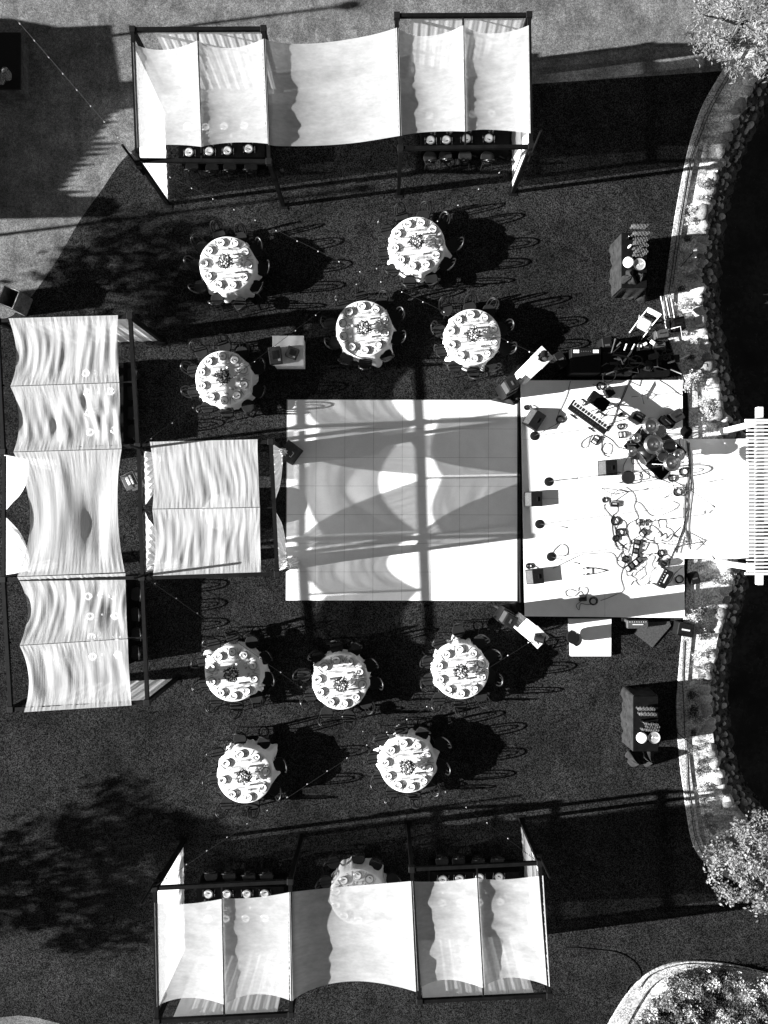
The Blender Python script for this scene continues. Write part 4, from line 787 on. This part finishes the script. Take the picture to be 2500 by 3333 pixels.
# cables
def cable(label, pts, r=.008, z=ZS, group='black stage cables'):
    P0 = P(*pts[0], z); b = MB(); rg = random.Random(int(sum(a+b_ for a, b_ in pts))); path = smoothline([P(x, y, z+.006+r+.004*rg.random())-P0 for x, y in pts], 7); b.tube(path, r, 5); return tag(b.build('cable', 'plastic', None, True, P0), label, 'cable', group)
def coil(label, px, py, r, n=5, z=ZS):
    c = P(px, py, z); rg = random.Random(int(px+py)); b = MB()
    for k in range(n):
        rr = r*SC*rg.uniform(.72, 1.05); ox, oy = rg.uniform(-.02, .02), rg.uniform(-.02, .02); b.tube([(ox+rr*math.cos(a), oy+rr*.95*math.sin(a), .012+.007*k) for a in [2*PI*i/24 for i in range(24)]], .008, 5, True)
    return tag(b.build('cable_coil', 'plastic', None, True, c), label, 'cable coil', 'coiled cables')
CB = [('cable from upper stage edge to coil by askew monitor', [(1857, 1240), (1855, 1248), (1843, 1290), (1822, 1335), (1813, 1365), (1815, 1380)]),
 ('pair of cables from upper stage edge to the keyboard', [(2050, 1238), (2032, 1285), (2018, 1310), (2005, 1340), (1995, 1375), (1975, 1405)]), ('outer cable from upper stage edge to the keyboard', [(2046, 1238), (2026, 1290), (2010, 1325), (1998, 1362), (1978, 1398)]),
 ('cable at the upper right stage corner', [(2146, 1238), (2178, 1258), (2205, 1280), (2221, 1287)]),
 ('cable from the keyboard foot to the drum rug', [(1962, 1415), (1990, 1432), (2010, 1455), (2030, 1460), (2048, 1462)]), ('looping cable from the keyboard end', [(1960, 1418), (1956, 1450), (1960, 1470), (1985, 1478), (1990, 1450), (1970, 1442), (1958, 1460), (1965, 1480), (1985, 1488)]),
 ('large loop of cable left of the keyboard foot', [(1930, 1415), (1910, 1425), (1893, 1440), (1893, 1455), (1910, 1455), (1917, 1430), (1925, 1418)]),
 ('cable from the drum kit to the bentwood chair', [(2052, 1472), (2040, 1495), (2030, 1515), (2028, 1535)]), ('cable trailing from the chair across the stage', [(2036, 1585), (2060, 1605), (2068, 1630), (2062, 1650), (2075, 1680), (2072, 1690), (2045, 1705), (2035, 1725)]),
 ('thin cable curving across the open stage', [(2066, 1632), (2085, 1640), (2110, 1672), (2135, 1680), (2165, 1672), (2200, 1655), (2206, 1640), (2190, 1632)]),
 ('cable hanging from the small mixer to the coils', [(1968, 1640), (1966, 1655), (1990, 1685), (2000, 1720), (2010, 1760), (2030, 1785)]), ('second cable from the small mixer', [(2010, 1645), (2008, 1665), (1992, 1685), (1993, 1730), (2003, 1770), (2015, 1790), (2040, 1785)]),
 ('cable around the middle coils', [(2020, 1690), (2035, 1700), (2038, 1725), (2045, 1750), (2050, 1770), (2042, 1800)]), ('cable from the tangle to the lower coil', [(2048, 1800), (2030, 1840), (2020, 1880), (2028, 1920), (2005, 1935), (1975, 1948), (1955, 1955)]),
 ('cable from the lower microphone to the tangle', [(1800, 1850), (1850, 1825), (1900, 1803), (1940, 1802), (1990, 1800), (2010, 1825), (2030, 1820)]), ('looped cable over the lower microphone', [(1797, 1815), (1800, 1795), (1825, 1772), (1845, 1780), (1845, 1805), (1815, 1815)]),
 ('cable loops left of the small grey box', [(1896, 1940), (1888, 1925), (1870, 1940), (1845, 1940), (1838, 1928), (1855, 1918), (1878, 1925), (1885, 1912), (1905, 1912), (1912, 1925), (1903, 1940)]), ('cable below the small grey box', [(1895, 1955), (1876, 1970), (1885, 1985), (1890, 1965), (1910, 1968), (1930, 1966)]),
 ('cable winding through lower tangle to the amplifier', [(2085, 1755), (2105, 1765), (2135, 1770), (2143, 1800), (2150, 1820), (2150, 1835)]), ('tangled cable right of the upright pedal board', [(2085, 1775), (2110, 1765), (2100, 1790), (2085, 1800), (2115, 1805), (2150, 1800), (2180, 1790), (2200, 1785)]),
 ('snaking cable under the diagonal pedal board', [(2050, 1805), (2085, 1815), (2130, 1810), (2120, 1840), (2140, 1860), (2130, 1880), (2105, 1900), (2080, 1905), (2065, 1890), (2052, 1905)]), ('small looping cable between pedal board and amplifier', [(2110, 1810), (2125, 1800), (2145, 1810), (2135, 1830), (2165, 1805), (2180, 1815), (2170, 1830)]),
 ('cable from the amplifier to the lower right coil', [(2175, 1900), (2185, 1890), (2195, 1870), (2215, 1850), (2222, 1845)]), ('wandering cable left of the upright pedal board', [(2040, 1790), (2020, 1800), (2005, 1830), (2030, 1850), (2045, 1830), (2030, 1815)]),
 ('first long cable of the trunk at the stage edge', [(2236, 1435), (2243, 1490), (2240, 1545), (2228, 1610), (2225, 1680), (2232, 1740), (2243, 1790)]), ('second long cable of the trunk at the stage edge', [(2244, 1440), (2248, 1500), (2247, 1560), (2238, 1620), (2230, 1700), (2210, 1760), (2190, 1800), (2178, 1835)]),
 ('third long cable of the trunk at the stage edge', [(2238, 1450), (2242, 1520), (2234, 1590), (2236, 1660), (2222, 1720), (2206, 1770), (2200, 1800)]), ('fourth long cable of the trunk at the stage edge', [(2240, 1440), (2246, 1530), (2252, 1590), (2245, 1650), (2240, 1720), (2246, 1770)]),
 ('cable around the drum stool', [(2214, 1425), (2212, 1445), (2225, 1460), (2235, 1480), (2243, 1500)]), ('cable along the lower side of the drum rug', [(2058, 1475), (2080, 1515), (2110, 1545), (2150, 1560), (2180, 1572)]), ('loose cable left of the drum rug', [(2055, 1470), (2056, 1500), (2062, 1510), (2095, 1508)]),
 ('thin cable beside the askew monitor', [(1706, 1325), (1712, 1320), (1730, 1318), (1745, 1325), (1755, 1340)]), ('thin cable at the lower monitor', [(1712, 1838), (1725, 1838), (1745, 1845), (1760, 1860)]),
 ('tiny loops of cable at the right of the tangle', [(2140, 1735), (2148, 1730), (2152, 1745), (2165, 1735), (2168, 1752), (2150, 1758), (2175, 1760), (2195, 1735), (2215, 1715)])]
rg = random.Random(31)
for i in range(20):
    cx, cy = rg.uniform(2045, 2215), rg.uniform(1715, 1860); a = rg.uniform(0, 6); pts = []
    for k in range(rg.randint(7, 12)): a += rg.uniform(-.6, 1.3); cx += 13*math.cos(a); cy += 11*math.sin(a); pts.append((max(2000, min(2235, cx)), max(1690, min(1900, cy))))
    CB.append(('thin cable looping through the tangle on the lower right stage', pts))
for lab, pts in CB: cable(lab, pts, .011 if 'trunk' in lab or 'pair' in lab else .008)
for lab, x, y, r in (('coil of cable left of keyboard stand', 1823, 1365, 12), ('thick coil of cable behind the bench', 1955, 1257, 13), ('coil of cable below the small mixer', 2001, 1696, 15), ('coil of cable second below the small mixer', 2018, 1732, 14), ('small coil of cable third below the small mixer', 2004, 1752, 10),
    ('coil of cable right of the drum rug', 2225, 1535, 16), ('tangled coil at the drum rug tip', 2188, 1556, 12), ('coil of cable alone near the trunk cables', 2204, 1601, 15), ('coil of cable at the lower right stage edge', 2210, 1885, 13), ('coil of cable beside the small grey box', 1931, 1956, 14), ('coil of cable at the keyboard amplifier', 2020, 1388, 10), ('coil of cable at the mixer edge', 1968, 1627, 9),
    ('coil of cable beside upper monitor', 1713, 1327, 7), ('coil of cable above lower monitor', 1722, 1842, 9), ('coil of cable amid the lower tangle', 2150, 1800, 11), ('coil of cable left of diagonal pedal board', 2035, 1820, 11)): coil(lab, x, y, r)
# ------------------------------------------------------------------ gear behind the stage
GB = 'cases piled behind the stage'
def rack(px, py, w, d, h):
    t = thing('console_case', 'black console case with two bright window grids', 'case', P(px, py), 0); MB().box((0, 0, h/2), (w, d, h), bev=.02).build('case', 'plastic', t)
    for s in (-1, 1):
        b = MB()
        for i in range(3):
            for j in range(2): b.box((s*w*.33+(i-1)*.06, d*.36+(j-.5)*.055, h+.004), (.05, .045, .008))
        b.build('window_grid', 'white', t)
    b = MB()
    for i in range(5): b.box((-.14+i*.07, d*.36, h+.004), (.03, .03, .008))
    b.build('buttons', 'grey', t)
    for z in (.25, .5): MB().box((0, -d/2-.006, h*z), (w*.9, .01, .02)).build('trim', 'chrome', t)
rack(1888, 1188, .92, .78, .7)
for i, (lab, x, y, rz, d, m) in enumerate((('large black flight case right of the console case', 1990, 1195, 0, (.95, .7, .6), 'plastic'), ('long black case against the upper stage edge', 2105, 1195, 2, (1.1, .75, .5), 'cloth'), ('grey box on the pile below the folding chair', 2127, 1138, 0, (.38, .24, .55), 'grey'),
    ('small black case beside the white folding chair', 2196, 1062, 10, (.36, .4, .4), 'cloth'), ('grey stage box under the folding chair shadow', 2146, 1092, 8, (.4, .26, .3), 'grey'), ('black case standing at the pile left end', 1962, 1135, 8, (.3, .5, .5), 'plastic'), ('black case behind the grey box', 2085, 1140, -4, (.4, .3, .45), 'plastic'), ('narrow black case near the upper tower', 1815, 1180, 30, (.3, .5, .5), 'plastic'))):
    cube('equipment_case', lab, 'case', x, y, R(rz), d, m, 'black' if m != 'plastic' else 'grey', 0, GB)
for i, (lab, x, y, rz, L, m) in enumerate((('white strap end on the case pile', 2100, 1120, 30, .12, 'white'), ('white paper square on the case pile', 2082, 1126, -15, .13, 'white'), ('pale folded cloth on the case pile right', 2124, 1115, -35, .16, 'white'), ('pale grey box on the dark case', 2012, 1167, -35, .15, 'pale'))):
    p = P(x, y, .62); b = MB().box((0, 0, .015), (L, L*.7, .03), bev=.008).box((L*.15, 0, .036), (L*.5, L*.5, .012)); o = tag(b.build('folded_item', m, None, False, p), lab, 'folded item'); o.rotation_euler = (0, 0, R(rz))
for i, (x0, y0, x1, y1, m) in enumerate(((1990, 1150, 2003, 1105, 'grey'), (2005, 1130, 2020, 1115, 'grey'), (2032, 1140, 2040, 1120, 'pale'), (2140, 1160, 2190, 1150, 'black'))):
    a, q = P(x0, y0, .65), P(x1, y1, .75); b = MB().tube([(0, 0, 0), q-a], .022, 8); b.tube([(q-a)*.9, (q-a)*1.05], .03, 8); tag(b.build('stand_pole', m, None, False, a), ('grey pole leaning on the left of the case pile', 'short grey pole on the case pile', 'pale pole on the case pile', 'black pole over the case pile')[i], 'pole')
for i, dx in enumerate((0, 9, 17, 26, 34)):
    a, q = P(2150+dx, 962+i*2, .06), P(2166+dx*.85, 1035, .12); b = MB().tube([(0, 0, 0), (q-a)*.5, q-a], [.02, .016, .024], 7); tag(b.build('light_stand', 'pale' if i % 2 == 0 else 'grey', None, False, a), 'folded lighting stand lying in the bundle above the folding chair', 'stand', 'folded lighting stands')
a = P(2185, 1070, .5); b = MB().tube([(0, 0, 0), P(2215, 1062, .8)-a, P(2222, 1105, .5)-a], .014, 6); tag(b.build('bent_pole', 'pale', None, False, a), 'pale bent metal bar by the shrubs beyond the cases', 'bar')
rg = random.Random(12)
for i in range(34):
    x, y = rg.uniform(1960, 2215), rg.uniform(1108, 1225); z = .66 if y > 1150 else .05; p = P(x, y, z); L = rg.uniform(.08, .3); m = rg.choice(('plastic', 'grey', 'black', 'grey', 'pale', 'greycloth')); b = MB()
    if i % 3 == 0: b.tube([(-L*1.3, 0, .04), (0, 0, rg.uniform(.05, .3)), (L*1.3, .05, .05)], rg.uniform(.012, .03), 7); nm, lb = 'stand_piece', 'dark stand piece jumbled in the gear above the stage edge'
    elif i % 3 == 1: b.box((0, 0, L*.25), (L, L*.6, L*.5), bev=.01).box((L*.2, 0, L*.5+.012), (L*.3, L*.2, .024)); nm, lb = 'gear_box', 'small box jumbled in the gear above the stage edge'
    else: b.tube([(.8*L*math.cos(a), .6*L*math.sin(a), .02+.01*math.sin(3*a)) for a in [2*PI*k/14 for k in range(14)]], .014, 5, True).tube([(L*.8, 0, .02), (L*1.6, .1, .03), (L*1.9, -.2, .02)], .012, 5); nm, lb = 'cable_loop', 'loop of cable jumbled in the gear above the stage edge'
    o = tag(b.build(nm, m, None, False, p), lb, nm.replace('_', ' '), 'small gear above the stage edge'); o.rotation_euler = (0, 0, rg.uniform(0, 6))
for i in range(9):
    x = 2000+i*25+rg.uniform(-8, 8); cable('loose cable draped behind the upper stage edge', [(x, 1232), (x+12, 1222), (x+5, 1212), (x+25, 1218), (x+32, 1230)], .012, .1, 'cables behind the upper stage edge')
# white folding chair
c = at(2092, 1058); c.z = 0; t = thing('folding_chair', 'white folding chair standing open beside the case pile', 'folding chair', c, R(-28)); MB().box((0, -.04, .45), (.4, .4, .035), bev=.05).build('seat', 'pale', t); MB().box((0, .27, .78), (.42, .03, .2), mtx=Matrix.Rotation(R(-18), 3, 'X')).build('backrest', 'white', t)
for s in (-1, 1):
    MB().tube([(s*.22, .3, .88), (s*.22, .05, .45), (s*.22, -.34, .01)], .014, 6).build('leg', 'white', t); MB().tube([(s*.2, -.1, .46), (s*.2, .3, .01)], .014, 6).build('leg', 'white', t)
# below the stage
cube('amplifier_rack', 'silver edged amplifier rack below the stage edge', 'rack', 2066, 2028, 0, (.66, .26, .3), 'grey', 'pale', 0, None, 8)
b = MB().prism([tuple((P(x, y)-P(2120, 2060))[:2]) for x, y in ((2062, 2060), (2085, 2026), (2178, 2022), (2182, 2036), (2122, 2106))], .01, .05); tag(b.build('cover_board', 'grey', None, False, P(2120, 2060)), 'grey pointed board lying below the stage edge', 'board')
t = thing('tub_chair', 'small black rounded chair beside the white step', 'chair', P(1852, 2068), R(10)); MB().prism([(.2*math.cos(a)*(1 if math.cos(a) > 0 else .8), .2*math.sin(a)) for a in [2*PI*i/20 for i in range(20)]], .3, .46).build('seat', 'plastic', t); MB().grid(lambda u, v: Vector((.22*math.cos(-1.6+3.2*u), .22*math.sin(-1.6+3.2*u), .3+.45*v)), 20, 4).build('backrest', 'plastic', t); MB().lathe([(.16, 0), (.16, .03), (.03, .05), (.03, .3)], 14).build('pedestal', 'plastic', t)
cube('storage_bin', 'black bin of cables at the lower stage corner', 'bin', 2216, 2044, R(-10), (.5, .42, .4), 'plastic', 'pale', 0)
cube('drum_case', 'black drum case below the stage right corner', 'case', 2250, 1880, R(15), (.3, .36, .3), 'plastic', 'grey', 0)
for lab, pts in (('black cable on the turf below the lower tower', [(1770, 2060), (1800, 2075), (1810, 2090), (1795, 2110)]), ('thin hose curving over the turf to the island bed', [(1778, 3120), (1815, 3095), (1860, 3084), (1930, 3090), (2000, 3098), (2050, 3120), (2080, 3155), (2083, 3185), (2050, 3205), (2040, 3225), (2048, 3240)])): cable(lab, pts, .012, 0, 'cables on the turf')
for lab, pts in (('long dark hose along the upper pond kerb', [(2372, 235), (2310, 345), (2268, 450), (2246, 520), (2228, 620), (2210, 720), (2196, 820), (2182, 920), (2176, 960)]), ('second dark hose along the upper pond kerb', [(2380, 240), (2318, 350), (2276, 455), (2256, 525), (2238, 625), (2220, 725), (2204, 825), (2190, 925)]), ('dark hose along the lower pond kerb', [(2226, 2090), (2222, 2200), (2226, 2300), (2230, 2400), (2236, 2500), (2238, 2560), (2250, 2640), (2262, 2720), (2290, 2785)]), ('dark hose along the island kerb', [(2083, 3215), (2110, 3180), (2160, 3155), (2230, 3138), (2300, 3140), (2400, 3150), (2500, 3168)])): cable(lab, pts, .011, .075, 'hoses along the kerbs')
# ------------------------------------------------------------------ bars
def bar_table(label, x0, y0, x1, y1, where, glasses, wine, plate, tray, heap, seed):
    z = 1.0; a, q = P(x0, y0, z), P(x1, y1, z); c = (a+q)/2; w, h = q.x-a.x, a.y-q.y; rg = random.Random(seed); t = thing('bar_table', label, 'bar', (c.x, c.y, 0), 0, 'black draped bars')
    MB().box((0, 0, z-.015), (w, h, .03), bev=.008).build('tabletop', 'cloth', t)
    def fn(u, v):
        per = 2*(w+h); d = u*per
        if d < w: p = (-w/2+d, -h/2); nn = (0, -1)
        elif d < w+h: p = (w/2, -h/2+d-w); nn = (1, 0)
        elif d < 2*w+h: p = (w/2-(d-w-h), h/2); nn = (0, 1)
        else: p = (-w/2, h/2-(d-2*w-h)); nn = (-1, 0)
        k = .01+v*(.035+.03*math.sin(d*7+seed)+.02*math.sin(d*19)); return Vector((p[0]+nn[0]*k, p[1]+nn[1]*k, z-.01-(z-.03)*v))
    MB().grid(fn, 150, 8).build('cloth_skirt', 'greycloth', t, True)
    for k in range(wine[4]*wine[5]):
        i, j = k % wine[4], k//wine[4]; p = P(wine[0]+(wine[2]-wine[0])*(i+.5*(j % 2)*.8)/max(1, wine[4]-.6), wine[1]+(wine[3]-wine[1])*j/max(1, wine[5]-1), z)
        GLASS.place(p, rg.uniform(0, 6), 'stemmed glass in the cluster at the top end of the '+where, 'glasses at the top of the '+where, (1.25, 1.25, 1.2))
    for k in range(glasses[4]*glasses[5]):
        i, j = k % glasses[4], k//glasses[4]; p = P(glasses[0]+(glasses[2]-glasses[0])*(i+.5*(j % 2))/(glasses[4]-.5)+rg.uniform(-1.5, 1.5), glasses[1]+(glasses[3]-glasses[1])*j/(glasses[5]-1)+rg.uniform(-2.5, 2.5), z)
        TUMB.place(p, rg.uniform(0, 6), 'tumbler in the packed rows on the '+where, 'tumblers on the '+where, (1.1, 1.1, 1.1))
    p = P(*plate, z); b = MB()
    for k in range(5): b.lathe([(.1, k*.012), (.16, k*.012+.012), (.165, k*.012+.018), (.12, k*.012+.01), (.001, k*.012+.009)], 28)
    tag(b.build('plate_stack', 'china', None, True, p), 'stack of white plates on the '+where, 'plates')
    p = P(*tray, z); b = MB().lathe([(.15, 0), (.18, .03), (.183, .035), (.15, .014), (.001, .012)], 30)
    for r in (.04, .075, .11): b.tube([(r*math.cos(s), r*math.sin(s), .014) for s in [2*PI*i/24 for i in range(24)]], .004, 4, True)
    tag(b.build('round_tray', 'tray', None, False, p), 'round ribbed metal tray beside the plates on the '+where, 'tray')
    for i, (hx, hy, r) in enumerate(heap):
        p = P(hx, hy, z if hy < y1 else .02); ph = rg.uniform(0, 6)
        def fh(u, v): a_ = 2*PI*u; r_ = r*v*(1+.25*math.sin(3*a_+ph)+.1*math.sin(7*a_)); return Vector((r_*math.cos(a_), r_*math.sin(a_), (.16 if hy < y1 else .5)*(1-v)**.8*(1+.3*math.sin(5*a_+ph+4*v))+.01))
        tag(MB().grid(fh, 44, 9).build('crumpled_cloth', 'greycloth', None, True, p), 'crumpled dark cloth, %s in the heap at the lower end of the %s' % (ORD[i], where), 'cloth', 'crumpled bar cloths')
bar_table('black draped bar table near the upper pond kerb', 2024, 758, 2106, 936, 'upper bar', (2060, 778, 2102, 832, 5, 7), (2054, 742, 2102, 766, 5, 2), (2045, 855), (2080, 861), [(2048, 905, .22), (2085, 900, .12), (2030, 945, .32), (2075, 955, .28)], 3)
bar_table('black draped bar table near the lower pond kerb', 2062, 2266, 2143, 2446, 'lower bar', (2098, 2355, 2140, 2375, 6, 3), (2074, 2303, 2124, 2320, 5, 2), (2088, 2400), (2128, 2400), [(2100, 2462, .26), (2058, 2466, .22)], 4)
for lab, x, y, m in (('silver bottle on the upper bar left side', 2040, 778, 'chrome'), ('small white box on the upper bar', 2046, 806, 'white'), ('silver shaker on the lower bar left side', 2086, 2345, 'chrome'), ('clear bottle on the lower bar', 2086, 2370, 'glass')):
    tag(MB().lathe([(.035, 0), (.038, .12), (.03, .16), (.014, .19), (.014, .24), (.004, .241)], 12).build('bottle', m, None, True, P(x, y, 1.0)), lab, 'bottle')
for lab, x0, y0, x1, y1 in (('bare metal stake light in the bed beside lower bar', 2190, 2372, 2262, 2432), ('bare metal stake light in the bed beside upper bar', 2215, 870, 2262, 815)):
    a, q = P(x0, y0, .12), P(x1, y1, .5); t = thing('garden_light', lab, 'garden light', a, 0, 'garden lights'); MB().tube([(0, 0, 0), q-a], .014, 6).build('stem', 'black', t); MB().lathe([(.03, -.08), (.06, -.04), (.065, .07), (.05, .09), (.03, .06)], 12, q-a, Matrix.Rotation(1, 3, 'Y')).build('lamp', 'chrome', t)
# ------------------------------------------------------------------ other objects
c = P(938, 1141, .76); t = thing('white_stand', 'square white stand left of the table above dance floor', 'stand', (c.x, c.y, 0)); MB().box((0, 0, .74), (.97, .92, .04), bev=.008).build('top', 'linen', t); MB().box((0, 0, .36), (.9, .85, .7)).build('base', 'linen', t)
for lab, x, y, rz, d in (('dark grey bag on the white stand left edge', 898, 1160, 8, (.38, .52, .2)), ('grey laptop box with bright corner on the white stand', 952, 1150, -22, (.36, .34, .14))):
    p = P(x, y, .762); t = thing('equipment_box', lab, 'box', p, R(rz)); MB().box((0, 0, d[2]/2), d, bev=.02).build('body', 'grey', t); MB().box((.02, 0, d[2]+.006), (d[0]*.5, d[1]*.5, .012)).build('lid', 'greycloth', t); MB().box((d[0]*.3, -d[1]*.3, d[2]+.004), (d[0]*.2, d[1]*.15, .008)).build('label_plate', 'pale', t)
p = P(953, 1478); t = thing('grey_speaker', 'grey topped column speaker at the dance floor left corner', 'loudspeaker', p, R(-37)); MB().box((0, 0, .5), (.44, .58, 1.0), bev=.015).build('cabinet', 'plastic', t); MB().box((0, 0, 1.005), (.44, .58, .012)).build('lid', 'grey', t); MB().tube([(.1, -.1, 1.02), (.16, -.1, 1.05), (.16, .06, 1.05), (.1, .06, 1.02)], .012, 6).build('handle', 'pale', t)
p = P(72, 992); t = thing('open_bin', 'dark open topped bin with pale rim near the lounge corner', 'bin', p, R(-22))
for k, (dx, dy, w, h) in enumerate(((0, .28, .5, .03), (0, -.28, .5, .03), (.25, 0, .03, .53), (-.25, 0, .03, .53))): MB().box((dx, dy, .42), (w, h, .84)).build('panel', 'stone', t)
MB().box((0, 0, .03), (.46, .5, .05)).build('bottom', 'plastic', t); MB().tube([(-.25, -.28, .85), (.25, -.28, .85), (.25, .28, .85), (-.25, .28, .85)], .016, 5, True).build('rim', 'pale', t)
t = thing('stone_counter', 'dark topped stone counter at the left edge of the yard', 'counter', P(38, 240)); MB().box((0, 0, .29), (1.1, 1.7, .58), bev=.03).build('base', 'shade', t); MB().box((.02, .03, .61), (1.16, 1.76, .06), bev=.01).build('worktop', 'plastic', t)  # base colour darkened for the shade the counter stands in
for lab, x, y, rz in (('clear oval glass jar right on the stone counter', 28, 248, 15), ('clear oval glass jar left on the stone counter', 6, 262, 15)):
    t = thing('glass_jar', lab, 'jar', P(x, y, .645), R(rz), 'glass jars on the counter'); o = MB().lathe([(.09, 0), (.13, .05), (.13, .2), (.07, .27), (.06, .27), (.12, .2), (.12, .06), (.001, .01)], 20).build('jar', 'glass', t, True); o.scale = (1, 1.4, 1); MB().lathe([(.065, .27), (.065, .29), (.02, .31), (.002, .312)], 14).build('stopper', 'chrome', t)
p = P(425, 1566, .8); t = thing('drinks_cart', 'small metal drinks cart under the lounge drape edge', 'cart', (p.x, p.y, 0), R(25)); 
for z in (.3, .8): MB().box((0, 0, z), (.42, .5, .025), bev=.006).build('shelf', 'grey', t)
for sx in (-1, 1):
    for sy in (-1, 1): MB().tube([(sx*.2, sy*.24, 0), (sx*.2, sy*.24, .9)], .012, 6).build('leg', 'chrome', t)
MB().tube([(-.2, -.24, .9), (.2, -.24, .9), (.2, .24, .9), (-.2, .24, .9)], .012, 6, True).build('rail', 'chrome', t)
tag(MB().box((0, 0, .05), (.08, .26, .1), bev=.01).box((.1, 0, .04), (.05, .3, .08), bev=.01).build('napkin_holder', 'white', None, False, P(420, 1566, .815)), 'white napkin box on the drinks cart', 'box').rotation_euler = (0, 0, R(25))
# off-frame buildings and poles whose shadows fall into the yard
t = thing('thatched_pavilion', 'thatched pavilion standing left of the yard beyond the picture', 'pavilion', P(-1100, 500)); c = P(-1100, 500); z = 3.5
rp = [(-2500, 190), (-960, 186), (-800, 215), (-628, 208), (-598, 393), (-540, 388), (-545, 478), (-625, 483)]
n = 17; rg = random.Random(4)
for i in range(n):
    u = i/n; x, y = -625-200*u, 483+297*u; rp += [(x, y), (x+rg.uniform(5, 120), y+5)]
rp += [(-825, 780), (-700, 765), (-625, 772), (-600, 800), (-625, 828), (-2500, 870)]
MB().prism([tuple((P(x, y)-c)[:2]) for x, y in rp], z-.15, z).build('roof', 'thatch', t)
for x, y in ((-680, 260), (-680, 440), (-900, 770), (-1800, 260), (-1800, 770)): q = P(x, y)-c; MB().tube([(q.x, q.y, 0), (q.x, q.y, z-.15)], .12, 10).build('post', 'bark', t)
def pole(label, px, py, h, r): t = thing('light_pole', label, 'light pole', P(px, py), 0, 'tall poles left of the yard'); MB().tube([(0, 0, 0), (0, 0, h)], r, 10).build('shaft', 'frame', t); MB().lathe([(.1, 0), (.16, .1), (.12, .22), (.02, .26)], 12, (0, 0, h)).build('lamp', 'grey', t)
pole('tall slim light pole outside the upper left corner', -900, 880, 7.2, .055); pole('tall slim light pole outside the top left corner', -600, 240, 6.0, .05)
